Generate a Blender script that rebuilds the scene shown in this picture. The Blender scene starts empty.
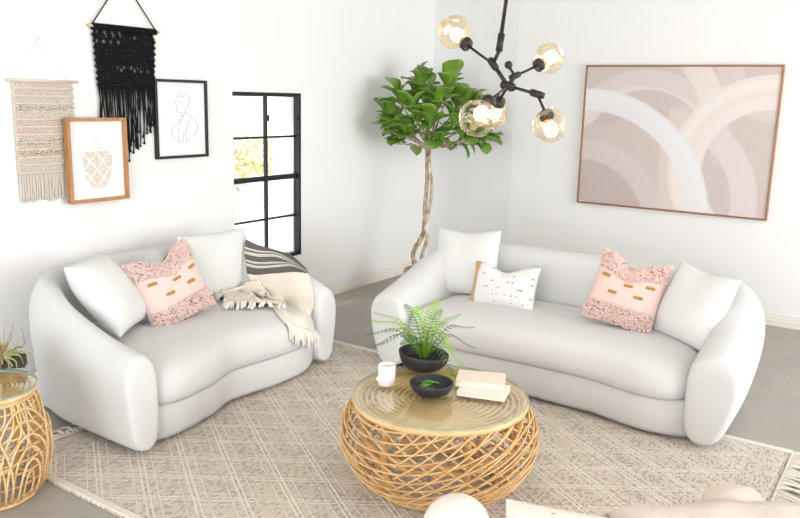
import bpy, bmesh, math, random
from mathutils import Vector, Matrix, noise
random.seed(7)
PI = math.pi
SC = bpy.context.scene
COL = SC.collection

# ------------------------------------------------------------------ camera
CAM = Vector((0, 0, 1.70))
CR = Vector((0.82740, 0.56111, 0.02401)).normalized()
CF = Vector((-0.5457, 0.8135, -0.2007)).normalized()
CU = CR.cross(CF).normalized()
CR = CF.cross(CU).normalized()
FPX = 788.86
cd = bpy.data.cameras.new('camera')
cd.sensor_width = 36
cd.lens = FPX / 800 * 36
cd.clip_start = 0.05
cam = bpy.data.objects.new('camera', cd)
COL.objects.link(cam)
cam.matrix_world = Matrix(((CR.x, CU.x, -CF.x, 0), (CR.y, CU.y, -CF.y, 0), (CR.z, CU.z, -CF.z, CAM.z), (0, 0, 0, 1)))
SC.camera = cam

# ------------------------------------------------------------------ light
w = bpy.data.worlds.new('world')
SC.world = w
w.use_nodes = True
wb = w.node_tree.nodes['Background']
wb.inputs[0].default_value = (0.965, 0.985, 1.0, 1)
wb.inputs[1].default_value = 1.14
SC.view_settings.view_transform = 'Standard'
SC.view_settings.look = 'None'
SC.view_settings.gamma = 1
SC.view_settings.exposure = 0.47


def area(name, loc, target, sx, sy, power, color=(1, 1, 1)):
    d = bpy.data.lights.new(name, 'AREA')
    d.shape = 'RECTANGLE'
    d.size, d.size_y, d.energy, d.color = sx, sy, power, color
    o = bpy.data.objects.new(name, d)
    COL.objects.link(o)
    o.location = loc
    o.rotation_euler = (Vector(target) - Vector(loc)).to_track_quat('-Z', 'Y').to_euler()
    return o


area('window_daylight', (5.0, 4.0, 1.7), (-4.2, 5.8, 1.3), 4.0, 2.6, 185, (0.97, 0.985, 1))
area('studio_softbox', (0.3, -4.2, 1.8), (-2.2, 6.2, 1.2), 3.6, 2.2, 165, (0.97, 0.985, 1))
sd = bpy.data.lights.new('sun', 'SUN')
sd.energy = 6.0
sd.angle = 0.05
so = bpy.data.objects.new('sun', sd)
COL.objects.link(so)
so.rotation_euler = Vector((0.25, 0.35, -1)).to_track_quat('-Z', 'Y').to_euler()


# ------------------------------------------------------------------ helpers
def ray(x, y):
    return (CF * FPX + CR * (x - 400) - CU * (y - 259))


def Pz(x, y, z):
    d = ray(x, y)
    return CAM + d * ((z - CAM.z) / d.z)


def Px(x, y, X):
    d = ray(x, y)
    return CAM + d * (X / d.x)


def Py(x, y, Y):
    d = ray(x, y)
    return CAM + d * (Y / d.y)


def Pw(x, y, wd):
    return CAM + ray(x, y) * (wd / FPX)


def lerp(a, b, t):
    return a + (b - a) * t


def smooth(a, b, x):
    t = min(1, max(0, (x - a) / (b - a)))
    return t * t * (3 - 2 * t)


def empty(name, loc=(0, 0, 0), rotz=0):
    o = bpy.data.objects.new(name, None)
    COL.objects.link(o)
    o.location = loc
    o.rotation_euler = (0, 0, rotz)
    o.empty_display_size = 0.1
    return o


def tag(o, label=None, cat=None, group=None, kind=None):
    if label: o['label'] = label
    if cat: o['category'] = cat
    if group: o['group'] = group
    if kind: o['kind'] = kind
    return o


def obj(name, bm, mat, parent=None, sub=0, shade=True, matrix=None):
    me = bpy.data.meshes.new(name)
    bmesh.ops.recalc_face_normals(bm, faces=bm.faces)
    bm.to_mesh(me)
    bm.free()
    if mat: me.materials.append(mat)
    if shade:
        for p in me.polygons: p.use_smooth = True
    o = bpy.data.objects.new(name, me)
    COL.objects.link(o)
    if matrix is not None: o.matrix_world = matrix
    if parent: o.parent = parent
    if sub:
        m = o.modifiers.new('sub', 'SUBSURF')
        m.levels = m.render_levels = sub
    return o


def world_child(o, parent):
    """parent o to an empty, o's mesh being written in world coordinates"""
    o.parent = parent
    o.matrix_parent_inverse = (Matrix.Translation(parent.location) @ parent.rotation_euler.to_matrix().to_4x4()).inverted()
    return o


def wobj(name, bm, mat, parent, **k):
    return world_child(obj(name, bm, mat, **k), parent)


def box(bm, lo, hi, bev=0):
    v = [bm.verts.new((x, y, z)) for x in (lo[0], hi[0]) for y in (lo[1], hi[1]) for z in (lo[2], hi[2])]
    fs = []
    for f in ((0, 1, 3, 2), (4, 6, 7, 5), (0, 4, 5, 1), (2, 3, 7, 6), (0, 2, 6, 4), (1, 5, 7, 3)):
        fs.append(bm.faces.new([v[i] for i in f]))
    if bev:
        es = list({e for f in fs for e in f.edges})
        bmesh.ops.bevel(bm, geom=es, offset=bev, segments=2, affect='EDGES', profile=0.5)
    return bm


def tube(bm, pts, r, n=6, cap=True, closed=False):
    pts = [Vector(p) for p in pts]
    N = len(pts)
    rs = r if isinstance(r, (list, tuple)) else [r] * N
    rings = []
    up = None
    for i, p in enumerate(pts):
        if closed:
            t = pts[(i + 1) % N] - pts[i - 1]
        else:
            t = pts[min(i + 1, N - 1)] - pts[max(i - 1, 0)]
        if t.length < 1e-9: t = Vector((0, 0, 1))
        t.normalize()
        if up is None:
            up = Vector((0, 0, 1)) if abs(t.z) < 0.9 else Vector((1, 0, 0))
        a = t.cross(up)
        if a.length < 1e-6: a = t.orthogonal()
        a.normalize()
        b = a.cross(t).normalized()
        up = b
        rings.append([bm.verts.new(p + (a * math.cos(2 * PI * k / n) + b * math.sin(2 * PI * k / n)) * rs[i]) for k in range(n)])
    M = N if closed else N - 1
    for i in range(M):
        A, B = rings[i], rings[(i + 1) % N]
        for k in range(n):
            bm.faces.new((A[k], A[(k + 1) % n], B[(k + 1) % n], B[k]))
    if cap and not closed:
        bm.faces.new(rings[0][::-1])
        bm.faces.new(rings[-1])
    return bm


def lathe(bm, prof, n=40, c=(0, 0, 0), sx=1, sy=1, capb=True, capt=True):
    rings = []
    for r, z in prof:
        rings.append([bm.verts.new((c[0] + sx * r * math.cos(2 * PI * k / n), c[1] + sy * r * math.sin(2 * PI * k / n), c[2] + z)) for k in range(n)])
    for A, B in zip(rings, rings[1:]):
        for k in range(n):
            bm.faces.new((A[k], A[(k + 1) % n], B[(k + 1) % n], B[k]))
    if capb: bm.faces.new(rings[0][::-1])
    if capt: bm.faces.new(rings[-1])
    return bm


def sphere(bm, c, r, seg=16, rings=10, sc=(1, 1, 1), mat=None):
    m = Matrix.Translation(c) @ (mat or Matrix.Identity(4)) @ Matrix.Diagonal((r * sc[0], r * sc[1], r * sc[2], 1))
    bmesh.ops.create_uvsphere(bm, u_segments=seg, v_segments=rings, radius=1, matrix=m)


def ico(bm, c, r, sub=1, sc=(1, 1, 1), rot=None):
    m = Matrix.Translation(c) @ (rot.to_4x4() if rot else Matrix.Identity(4)) @ Matrix.Diagonal((r * sc[0], r * sc[1], r * sc[2], 1))
    bmesh.ops.create_icosphere(bm, subdivisions=sub, radius=1, matrix=m)


def catmull(P, n):
    P = [Vector(p) for p in P]
    out = []
    m = len(P) - 1
    for i in range(n + 1):
        s = i / n * m
        k = min(int(s), m - 1)
        t = s - k
        a, b, c, d = P[max(k - 1, 0)], P[k], P[k + 1], P[min(k + 2, m)]
        out.append(0.5 * ((2 * b) + (c - a) * t + (2 * a - 5 * b + 4 * c - d) * t * t + (3 * b - a - 3 * c + d) * t ** 3))
    return out


# ------------------------------------------------------------------ materials
class NT:
    def __init__(s, name):
        s.m = bpy.data.materials.new(name)
        s.m.use_nodes = True
        s.t = s.m.node_tree
        s.b = s.t.nodes['Principled BSDF']

    def n(s, kind, **k):
        nd = s.t.nodes.new(kind)
        for a, v in k.items(): setattr(nd, a, v)
        return nd

    def link(s, a, b):
        s.t.links.new(a, b)

    def setin(s, sock, v):
        if hasattr(v, 'is_output'): s.link(v, sock)
        else: sock.default_value = v

    def math(s, op, a, b=None, c=None, clamp=False):
        nd = s.n('ShaderNodeMath', operation=op, use_clamp=clamp)
        s.setin(nd.inputs[0], a)
        if b is not None: s.setin(nd.inputs[1], b)
        if c is not None: s.setin(nd.inputs[2], c)
        return nd.outputs[0]

    def coord(s, which='Object'):
        return s.n('ShaderNodeTexCoord').outputs[which]

    def sep(s, v):
        nd = s.n('ShaderNodeSeparateXYZ')
        s.link(v, nd.inputs[0])
        return nd.outputs

    def mapping(s, v, scale=(1, 1, 1), rot=(0, 0, 0), loc=(0, 0, 0)):
        nd = s.n('ShaderNodeMapping')
        s.link(v, nd.inputs[0])
        nd.inputs['Scale'].default_value = scale
        nd.inputs['Rotation'].default_value = rot
        nd.inputs['Location'].default_value = loc
        return nd.outputs[0]

    def noise(s, v, scale, detail=3, rough=0.5, dist=0):
        nd = s.n('ShaderNodeTexNoise')
        if v is not None: s.link(v, nd.inputs['Vector'])
        nd.inputs['Scale'].default_value = scale
        nd.inputs['Detail'].default_value = detail
        nd.inputs['Roughness'].default_value = rough
        nd.inputs['Distortion'].default_value = dist
        return nd.outputs['Fac']

    def ramp(s, f, stops, interp='LINEAR'):
        nd = s.n('ShaderNodeValToRGB')
        s.link(f, nd.inputs[0])
        cr = nd.color_ramp
        cr.interpolation = interp
        while len(cr.elements) < len(stops): cr.elements.new(0.5)
        for e, (p, c) in zip(cr.elements, stops):
            e.position = p
            e.color = (*c, 1) if len(c) == 3 else c
        return nd.outputs[0]

    def mix(s, f, a, b, blend='MIX'):
        nd = s.n('ShaderNodeMix', data_type='RGBA', blend_type=blend)
        s.setin(nd.inputs[0], f)
        for i, v in ((6, a), (7, b)):
            s.setin(nd.inputs[i], (*v, 1) if isinstance(v, tuple) and len(v) == 3 else v)
        return nd.outputs[2]

    def bump(s, h, strength=0.3, dist=0.01):
        nd = s.n('ShaderNodeBump')
        nd.inputs['Strength'].default_value = strength
        nd.inputs['Distance'].default_value = dist
        s.link(h, nd.inputs['Height'])
        s.link(nd.outputs[0], s.b.inputs['Normal'])

    def base(s, c):
        s.setin(s.b.inputs['Base Color'], (*c, 1) if isinstance(c, tuple) and len(c) == 3 else c)

    def p(s, rough=0.6, metal=0, spec=0.5):
        s.b.inputs['Roughness'].default_value = rough
        s.b.inputs['Metallic'].default_value = metal
        s.b.inputs['Specular IOR Level'].default_value = spec
        return s


def noisy(name, c1, c2, scale=20, rough=0.7, bump=0.0, bscale=None, metal=0, spec=0.4, detail=3, bdist=0.004):
    t = NT(name)
    v = t.coord()
    t.base(t.mix(t.noise(v, scale, detail), c1, c2))
    if bump: t.bump(t.noise(v, bscale or scale, 2), bump, bdist)
    t.p(rough, metal, spec)
    return t.m


M = {}
M['wall'] = noisy('wall_paint', (.865, .862, .855), (.875, .872, .865), 3, .9, .05, 60, spec=.2)
M['trim'] = noisy('white_trim', (.80, .765, .71), (.83, .79, .74), 5, .55)
M['ceil'] = noisy('ceiling_paint', (.86, .86, .85), (.88, .88, .87), 3, .9, spec=.2)
M['boucle'] = noisy('white_boucle', (.66, .665, .665), (.72, .725, .725), 180, .95, .5, 170, spec=.1, bdist=.003)
M['boucle_pillow'] = noisy('white_woven_cotton', (.71, .72, .715), (.77, .78, .775), 150, .95, .35, 220, spec=.1, bdist=.002)
M['black'] = noisy('black_metal', (.012, .012, .013), (.02, .02, .021), 30, .45)
M['window_black'] = noisy('black_window_steel', (.008, .008, .009), (.014, .014, .015), 30, .4)
M['dark_feet'] = noisy('dark_wood', (.02, .015, .012), (.04, .03, .02), 30, .6)
M['black_yarn'] = noisy('black_cotton', (.008, .008, .009), (.02, .02, .022), 120, .95, .4, 200, spec=.1)
M['cream_yarn'] = noisy('cream_cotton', (.62, .545, .47), (.78, .71, .63), 90, .95, .4, 160, spec=.1)
M['blush_yarn'] = noisy('blush_cotton', (.64, .50, .42), (.76, .63, .54), 90, .95, .4, 160, spec=.1)
M['white_yarn'] = noisy('white_cord', (.78, .74, .68), (.84, .80, .76), 90, .95, spec=.1)
M['sequin'] = noisy('pearly_sequin', (.55, .50, .42), (.85, .80, .70), 60, .25, metal=.6)
M['dowel'] = noisy('pale_wood', (.62, .42, .26), (.74, .55, .37), 20, .6)
M['paper'] = noisy('white_paper', (.84, .84, .85), (.86, .86, .87), 8, .8, spec=.2)
M['ink'] = noisy('grey_ink', (.28, .28, .28), (.34, .34, .34), 8, .8)
M['frame_black'] = noisy('black_frame', (.01, .01, .01), (.02, .02, .02), 10, .35)
M['floor'] = None
M['pot_black'] = noisy('matte_black_ceramic', (.018, .018, .02), (.035, .035, .038), 60, .55, .15, 90)
M['candle'] = noisy('white_ceramic', (.85, .84, .82), (.88, .87, .85), 10, .35)
M['wax'] = noisy('cream_wax', (.86, .80, .68), (.88, .83, .72), 10, .5)
M['pages'] = noisy('book_pages', (.76, .68, .58), (.84, .77, .67), 140, .8)
M['blush_book'] = noisy('blush_book_cloth', (.76, .65, .57), (.82, .72, .64), 60, .75, .1)
M['cream_book'] = noisy('cream_book_cloth', (.80, .74, .65), (.85, .79, .71), 60, .75, .1)
M['gold'] = noisy('gold_thread', (.40, .20, .03), (.75, .48, .12), 160, .4, .3, 260, metal=.35)
M['pink'] = noisy('pink_cotton', (.78, .58, .53), (.83, .64, .59), 120, .95, .3, 220, spec=.1)
M['pink_tuft'] = noisy('pink_tufted_wool', (.72, .50, .46), (.86, .67, .62), 70, .95, .4, 160, spec=.1)
M['tan'] = noisy('tan_leather', (.52, .30, .13), (.62, .38, .18), 30, .6)
M['soil'] = noisy('dark_soil', (.02, .016, .012), (.06, .05, .035), 60, .95, .6, 60)
M['beige_plush'] = noisy('beige_plush', (.62, .53, .47), (.70, .61, .55), 60, .95, .5, 120, spec=.1, bdist=.004)
M['blush_plush'] = noisy('blush_velvet', (.68, .58, .525), (.74, .64, .58), 40, .95, .25, 140, spec=.1)
M['ball_white'] = noisy('off_white_boucle', (.72, .66, .61), (.79, .73, .68), 90, .95, .5, 130, spec=.1, bdist=.004)
M['basket'] = noisy('seagrass_basket', (.45, .32, .18), (.62, .47, .30), 60, .8, .5, 60)
M['log'] = noisy('dark_weathered_wood', (.02, .018, .016), (.09, .075, .06), 30, .9, .7, 50)
M['brass'] = noisy('copper_socket', (.32, .15, .08), (.5, .26, .14), 30, .35, metal=.9)
M['concrete_far'] = noisy('exterior_concrete', (.70, .70, .69), (.78, .78, .77), 3, .9)
M['exterior_wall'] = noisy('exterior_render', (.86, .86, .85), (.9, .9, .89), 3, .9)
M['fence_grey'] = noisy('grey_fence', (.42, .43, .43), (.55, .56, .56), 8, .8)
M['car_paint'] = noisy('pale_blue_paint', (.50, .60, .66), (.60, .68, .73), 4, .3)
M['shrub'] = noisy('yellow_green_leaves', (.62, .60, .30), (.80, .72, .45), 30, .8)
M['blossom'] = noisy('peach_blossom', (.86, .66, .52), (.90, .80, .68), 30, .8)


def rattan(name, c1, c2):
    t = NT(name)
    v = t.coord()
    f = t.noise(t.mapping(v, (6, 6, 30)), 2.5, 4)
    t.base(t.ramp(f, [(.3, c1), (.7, c2)]))
    t.p(.45, 0, .5)
    return t.m


M['rattan'] = rattan('honey_rattan', (.56, .28, .095), (.80, .52, .24))
M['rattan_pale'] = rattan('pale_rattan', (.70, .44, .18), (.86, .64, .36))


def oak():
    t = NT('oak_frame')
    v = t.coord()
    f = t.noise(t.mapping(v, (14, 14, 2)), 6, 4)
    t.base(t.ramp(f, [(.3, (.38, .17, .06)), (.7, (.54, .28, .12))]))
    t.p(.5)
    return t.m


M['oak'] = oak()


def floor_mat():
    t = NT('polished_concrete')
    v = t.coord()
    a = t.noise(v, 1.3, 5, .6)
    b = t.noise(v, 14, 4, .6)
    f = t.math('ADD', t.math('MULTIPLY', a, .7), t.math('MULTIPLY', b, .3))
    t.base(t.ramp(f, [(.3, (.33, .30, .265)), (.7, (.44, .405, .36))]))
    t.p(.55, 0, .35)
    return t.m


M['floor'] = floor_mat()


def leaf_mat(name, dark, light, scale=7):
    t = NT(name)
    v = t.coord()
    t.base(t.mix(t.noise(v, scale, 2), dark, light))
    t.p(.4, 0, .5)
    t.b.inputs['Subsurface Weight'].default_value = 0
    return t.m


M['leaf'] = leaf_mat('fig_leaf_green', (.045, .16, .012), (.29, .47, .07), 9)
M['fern'] = leaf_mat('fern_green', (.10, .30, .01), (.36, .58, .04), 12)
M['fern_dark'] = leaf_mat('dark_fern_green', (.035, .10, .02), (.10, .22, .05), 12)
M['sprig'] = leaf_mat('sprig_green', (.05, .17, .015), (.14, .32, .05), 20)
M['airplant'] = leaf_mat('air_plant_green', (.22, .27, .09), (.46, .46, .24), 14)
M['airplant_red'] = leaf_mat('air_plant_red', (.30, .10, .07), (.42, .30, .18), 14)


def bark():
    t = NT('mottled_bark')
    v = t.coord()
    f = t.noise(t.mapping(v, (1, 1, .5)), 28, 4, .65)
    t.base(t.ramp(f, [(.35, (.20, .13, .07)), (.5, (.50, .39, .28)), (.65, (.72, .62, .50))]))
    t.bump(f, .6, .01)
    t.p(.85)
    return t.m


M['bark'] = bark()


def thin_glass(name, tint, edge=1.45, gloss=(1, 1, 1), rough=0.02, base=0.06, fres=0.6):
    t = NT(name)
    t.t.nodes.remove(t.b)
    tr = t.n('ShaderNodeBsdfTransparent')
    tr.inputs[0].default_value = (*tint, 1)
    gl = t.n('ShaderNodeBsdfGlossy')
    gl.inputs[0].default_value = (*gloss, 1)
    gl.inputs['Roughness'].default_value = rough
    lw = t.n('ShaderNodeLayerWeight')
    lw.inputs[0].default_value = .25
    f = t.math('ADD', t.math('MULTIPLY', lw.outputs['Fresnel'], fres), base, clamp=True)
    mx = t.n('ShaderNodeMixShader')
    t.link(f, mx.inputs[0])
    t.link(tr.outputs[0], mx.inputs[1])
    t.link(gl.outputs[0], mx.inputs[2])
    t.link(mx.outputs[0], t.t.nodes['Material Output'].inputs[0])
    return t.m


M['amber'] = thin_glass('amber_glass', (.99, .92, .80), gloss=(1, .93, .82), base=.03, fres=.4)
M['pane'] = thin_glass('window_glass', (.97, .98, .98), base=.03)
M['table_glass'] = thin_glass('table_glass', (.97, .985, .97), base=.015, fres=.3)
M['glass_edge'] = noisy('green_glass_edge', (.16, .34, .28), (.22, .42, .35), 10, .15)


def emis(name, col, s):
    t = NT(name)
    t.base(col)
    t.b.inputs['Emission Color'].default_value = (*col, 1)
    t.b.inputs['Emission Strength'].default_value = s
    return t.m


M['bulb'] = emis('lit_bulb', (1, .86, .62), 7)


def rug_mat():
    t = NT('woven_rug')
    v = t.coord()
    x, y, z = t.sep(v)
    # woven rows: rows run along y, one every 9 mm along x, dashes of dark yarn of their own length
    row = t.math('SINE', t.math('MULTIPLY', x, 2 * PI / .010))
    rowm = t.math('MULTIPLY_ADD', row, .5, .5)
    ri = t.math('FLOOR', t.math('ADD', t.math('DIVIDE', x, .010), .25))
    wn = t.n('ShaderNodeTexWhiteNoise', noise_dimensions='1D')
    t.link(ri, wn.inputs['W'])
    yc = t.math('ADD', t.math('DIVIDE', y, .024), t.math('MULTIPLY', wn.outputs['Value'], 7.0))
    cmb = t.n('ShaderNodeCombineXYZ')
    t.link(ri, cmb.inputs[0])
    t.link(t.math('FLOOR', yc), cmb.inputs[1])
    wn2 = t.n('ShaderNodeTexWhiteNoise', noise_dimensions='2D')
    t.link(cmb.outputs[0], wn2.inputs['Vector'])
    patches = t.noise(t.mapping(v, (1.0, 1.4, 1)), 2.2, 2)
    prob = t.math('MULTIPLY_ADD', patches, .8, -.10)
    dsoft = t.math('LESS_THAN', wn2.outputs['Value'], prob)
    # diamond lattice of raised cream yarn: two families of slanting double lines
    fam = []
    for sgn in (1, -1):
        q = t.math('ADD', x, t.math('MULTIPLY', y, sgn * 1.5))
        a = t.math('ABSOLUTE', t.math('SUBTRACT', t.math('FRACT', t.math('DIVIDE', q, .34)), .5))
        l1 = t.math('SUBTRACT', 1.0, t.math('MULTIPLY', t.math('ABSOLUTE', t.math('SUBTRACT', a, .055)), 27.0), clamp=True)
        l2 = t.math('SUBTRACT', 1.0, t.math('MULTIPLY', t.math('ABSOLUTE', t.math('SUBTRACT', a, .25)), 38.0), clamp=True)
        if sgn == -1:
            dots = t.math('MULTIPLY_ADD', t.math('SINE', t.math('MULTIPLY', y, 2 * PI / .022)), .5, .5)
            l1 = t.math('MULTIPLY', l1, t.math('MULTIPLY_ADD', dots, .35, .65))
            l2 = t.math('MULTIPLY', l2, dots)
        fam.append(t.math('MAXIMUM', l1, l2))
    lat = t.math('MAXIMUM', fam[0], fam[1])
    # plain woven borders at both ends
    inner = t.math('LESS_THAN', t.math('ABSOLUTE', x), 1.33)
    lat = t.math('MULTIPLY', lat, inner)
    base = t.mix(t.noise(v, 60, 2), (.57, .50, .43), (.69, .61, .53))
    dark = t.mix(t.noise(v, 40, 2), (.20, .175, .155), (.38, .335, .29))
    c = t.mix(t.math('MULTIPLY', t.math('MULTIPLY', dsoft, rowm), .95), base, dark)
    c = t.mix(lat, c, (.86, .80, .72))
    t.base(c)
    h = t.math('ADD', t.math('MULTIPLY', rowm, .35), lat)
    t.bump(h, .7, .006)
    t.p(.95, 0, .1)
    return t.m


M['rug'] = rug_mat()
M['rug_fringe'] = noisy('cream_fringe', (.72, .66, .58), (.82, .77, .70), 60, .95, .4, 100, spec=.1)


def painting_mat():
    """abstract arches; object x = right, z = up, in metres from the canvas centre"""
    t = NT('arch_painting')
    x, y, z = t.sep(t.coord())
    # brush coordinates: 560 by 440 units over 1.55 by 1.18 m
    u = t.math('MULTIPLY_ADD', x, 361.0, 330.0)
    v = t.math('MULTIPLY_ADD', z, -361.0, 262.0)
    brush = t.noise(t.mapping(t.coord(), (3, 3, 30), (0, .5, 0)), 2, 3)
    c = t.mix(brush, (.585, .50, .475), (.645, .56, .535))

    def band(mask_in, col, c, op=1.0):
        return t.mix(t.math('MULTIPLY', mask_in, op), c, col)

    def ring(cx, cy, r, wd, sx=1.0, soft=6.0):
        du = t.math('MULTIPLY', t.math('SUBTRACT', u, cx), sx)
        dv = t.math('SUBTRACT', v, cy)
        d = t.math('SQRT', t.math('ADD', t.math('MULTIPLY', du, du), t.math('MULTIPLY', dv, dv)))
        e = t.math('SUBTRACT', wd / 2, t.math('ABSOLUTE', t.math('SUBTRACT', d, r)))
        return t.math('MULTIPLY_ADD', e, 1 / soft, .5, clamp=True)

    def clip(m, axis, lim, sign, soft=25.0):
        """keep the part of a band where sign * (axis - lim) > 0, with a brushed end"""
        d = t.math('MULTIPLY', t.math('SUBTRACT', axis, lim), sign / soft)
        return t.math('MULTIPLY', m, t.math('ADD', d, t.math('MULTIPLY_ADD', brush, 1.2, -.1), clamp=True))

    DK = (.525, .435, .42)
    c = band(ring(20, 560, 190, 170), DK, c, .8)
    c = band(ring(60, 545, 240, 64), (.665, .58, .56), c, .9)
    c = band(ring(600, 40, 130, 70), (.685, .60, .57), c, .8)
    c = band(clip(ring(240, 330, 235, 66), v, 330, -1), (.69, .61, .585), c, .9)
    c = band(clip(ring(225, 390, 250, 58), v, 230, -1), (.745, .67, .64), c, .9)
    c = band(clip(ring(250, 300, 150, 60), v, 230, -1), (.56, .47, .455), c, .75)
    c = band(clip(ring(910, 330, 585, 56), v, 170, 1), (.715, .61, .565), c, .85)
    c = band(clip(clip(ring(240, 195, 195, 66), u, 345, 1), v, 175, -1), (.775, .69, .635), c, .95)
    c = band(clip(ring(300, 445, 245, 72), u, 400, 1), (.715, .625, .605), c, .95)
    c = band(clip(ring(300, 445, 190, 40), u, 420, 1), (.60, .52, .505), c, .7)
    c = band(ring(595, 345, 222, 96), (.775, .70, .665), c, .95)
    c = band(ring(598, 348, 248, 26), (.82, .755, .72), c, .8)
    c = band(ring(600, 350, 200, 30), (.80, .73, .70), c, .7)
    c = band(ring(70, 505, 352, 66), (.78, .765, .785), c, .95)
    c = band(ring(70, 505, 366, 22), (.80, .79, .81), c, .6)
    t.base(c)
    t.p(.8, 0, .2)
    return t.m


M['painting'] = painting_mat()


def lumbar_mat():
    """white cloth with rows of black stitches; a tan strip down the left side"""
    t = NT('stitched_white_cotton')
    v = t.coord()
    x, y, z = t.sep(v)
    rowf = t.math('ABSOLUTE', t.math('SUBTRACT', t.math('FRACT', t.math('DIVIDE', z, .042)), .5))
    rowm = t.math('LESS_THAN', rowf, .09)
    dash = t.math('GREATER_THAN', t.noise(t.mapping(v, (36, 1, 24)), 1.2, 1), .62)
    st = t.math('MULTIPLY', rowm, dash)
    c = t.mix(st, (.80, .80, .80), (.18, .18, .18))
    c = t.mix(t.math('LESS_THAN', x, -.175), c, (.62, .38, .20))
    t.base(c)
    t.bump(t.noise(v, 160, 2), .2, .002)
    t.p(.95, 0, .1)
    return t.m


M['lumbar'] = lumbar_mat()


def spotted_mat():
    t = NT('off_white_cotton_with_stitches')
    v = t.coord()
    d = t.math('GREATER_THAN', t.noise(t.mapping(v, (14, 1, 45), (0, .5, 0)), 1.0, 1), .70)
    s = t.math('GREATER_THAN', t.noise(t.mapping(v, (7, 1, 7), loc=(.3, 0, .1)), 1.0, 1), .70)
    c = t.mix(d, (.75, .69, .63), (.2, .18, .15))
    c = t.mix(s, c, (.60, .36, .12))
    t.base(c)
    t.bump(t.noise(v, 120, 2), .3, .003)
    t.p(.95, 0, .1)
    return t.m


M['spotted'] = spotted_mat()


def throw_mat():
    """UV v: 0 = top. black and white woven bands, then cream"""
    t = NT('striped_throw')
    uv = t.coord('UV')
    u, v, _ = t.sep(uv)
    n = t.noise(t.mapping(uv, (110, 70, 1)), 1, 2)
    weave = t.math('MULTIPLY', t.math('SUBTRACT', n, .40), 8, clamp=True)
    dark = t.mix(weave, (.012, .012, .012), (.20, .19, .18))
    cream = t.mix(t.noise(t.mapping(uv, (40, 60, 1)), 1, 2), (.78, .72, .62), (.86, .81, .72))
    stripe = t.ramp(v, [(0, (1, 1, 1)), (.085, (0, 0, 0)), (.105, (1, 1, 1)), (.125, (0, 0, 0)), (.15, (1, 1, 1)), (.205, (0, 0, 0)), (.225, (1, 1, 1)),
                        (.245, (0, 0, 0)), (.27, (1, 1, 1)), (.36, (0, 0, 0))], 'CONSTANT')
    dots = t.math('GREATER_THAN', t.math('SINE', t.math('MULTIPLY', u, 210)), -.2)
    inside = t.math('LESS_THAN', v, .25)
    thin = t.math('MULTIPLY', t.ramp(v, [(0, (0, 0, 0)), (.093, (1, 1, 1)), (.099, (0, 0, 0)), (.134, (1, 1, 1)), (.142, (0, 0, 0)), (.212, (1, 1, 1)), (.219, (0, 0, 0)),
                                         (.254, (1, 1, 1)), (.262, (0, 0, 0))], 'CONSTANT'), dots)
    c = t.mix(stripe, cream, dark)
    c = t.mix(thin, c, (.04, .04, .04))
    t.base(c)
    t.bump(t.noise(t.mapping(uv, (120, 120, 1)), 1, 2), .4, .004)
    t.p(.95, 0, .1)
    return t.m


M['throw'] = throw_mat()

# ------------------------------------------------------------------ room
LX = -4.205          # left wall
RY = 6.67            # right wall
CX = -3.258          # free edge of the right wall
H = 3.0
WY0, WY1, WZ0, WZ1 = 4.075, 4.815, .420, 1.712


def structure(name, bm, mat, shade=False):
    o = obj(name, bm, mat, shade=shade)
    o['kind'] = 'structure'
    return o


bm = bmesh.new()
box(bm, (LX - .12, -5.6, -.06), (5.2, 9.6, 0))
structure('floor', bm, M['floor'])
bm = bmesh.new()
for lo, hi in (((LX - .16, -5.6, 0), (LX, WY0, H)), ((LX - .16, WY1, 0), (LX, 9.6, H)), ((LX - .16, WY0, 0), (LX, WY1, WZ0)), ((LX - .16, WY0, WZ1), (LX, WY1, H))):
    box(bm, lo, hi)
structure('wall_left', bm, M['wall'])
bm = bmesh.new()
box(bm, (CX, RY, 0), (5.2, RY + .14, H))
structure('wall_right', bm, M['wall'])
BY = RY + .10      # the last stretch of wall before the corner turns a little
bm = bmesh.new()
vv = [bm.verts.new((x, y, z)) for z in (0, H) for x, y in ((CX, RY), (LX, BY), (LX, BY + .14), (CX, RY + .14))]
for f in ((0, 1, 5, 4), (1, 2, 6, 5), (2, 3, 7, 6), (3, 0, 4, 7), (0, 3, 2, 1), (4, 5, 6, 7)):
    bm.faces.new([vv[i] for i in f])
structure('wall_back', bm, M['wall'])
bm = bmesh.new()
box(bm, (LX - .16, -5.6, H), (5.2, 9.6, H + .1))
structure('ceiling', bm, M['ceil'])


def baseboard(name, pts):
    """stepped profile swept along a straight run; pts = start, end, outward normal"""
    a, b, n = (Vector(p) for p in pts)
    bm = bmesh.new()
    prof = [(0, 0), (.016, 0), (.016, .045), (.012, .05), (.012, .072), (.008, .077), (.008, .094), (.004, .10), (0, .10)]
    R = [[bm.verts.new(p + n * d + Vector((0, 0, z))) for d, z in prof] for p in (a, b)]
    for i in range(len(prof) - 1):
        bm.faces.new((R[0][i], R[0][i + 1], R[1][i + 1], R[1][i]))
    bm.faces.new(R[0])
    bm.faces.new(R[1][::-1])
    structure(name, bm, M['trim'])


baseboard('baseboard_left', ((LX, -5.6, 0), (LX, BY, 0), (1, 0, 0)))
baseboard('baseboard_back', ((LX, BY, 0), (CX, RY, 0), (.105, -.994, 0)))
baseboard('baseboard_right', ((CX, RY, 0), (5.2, RY, 0), (0, -1, 0)))

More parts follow.
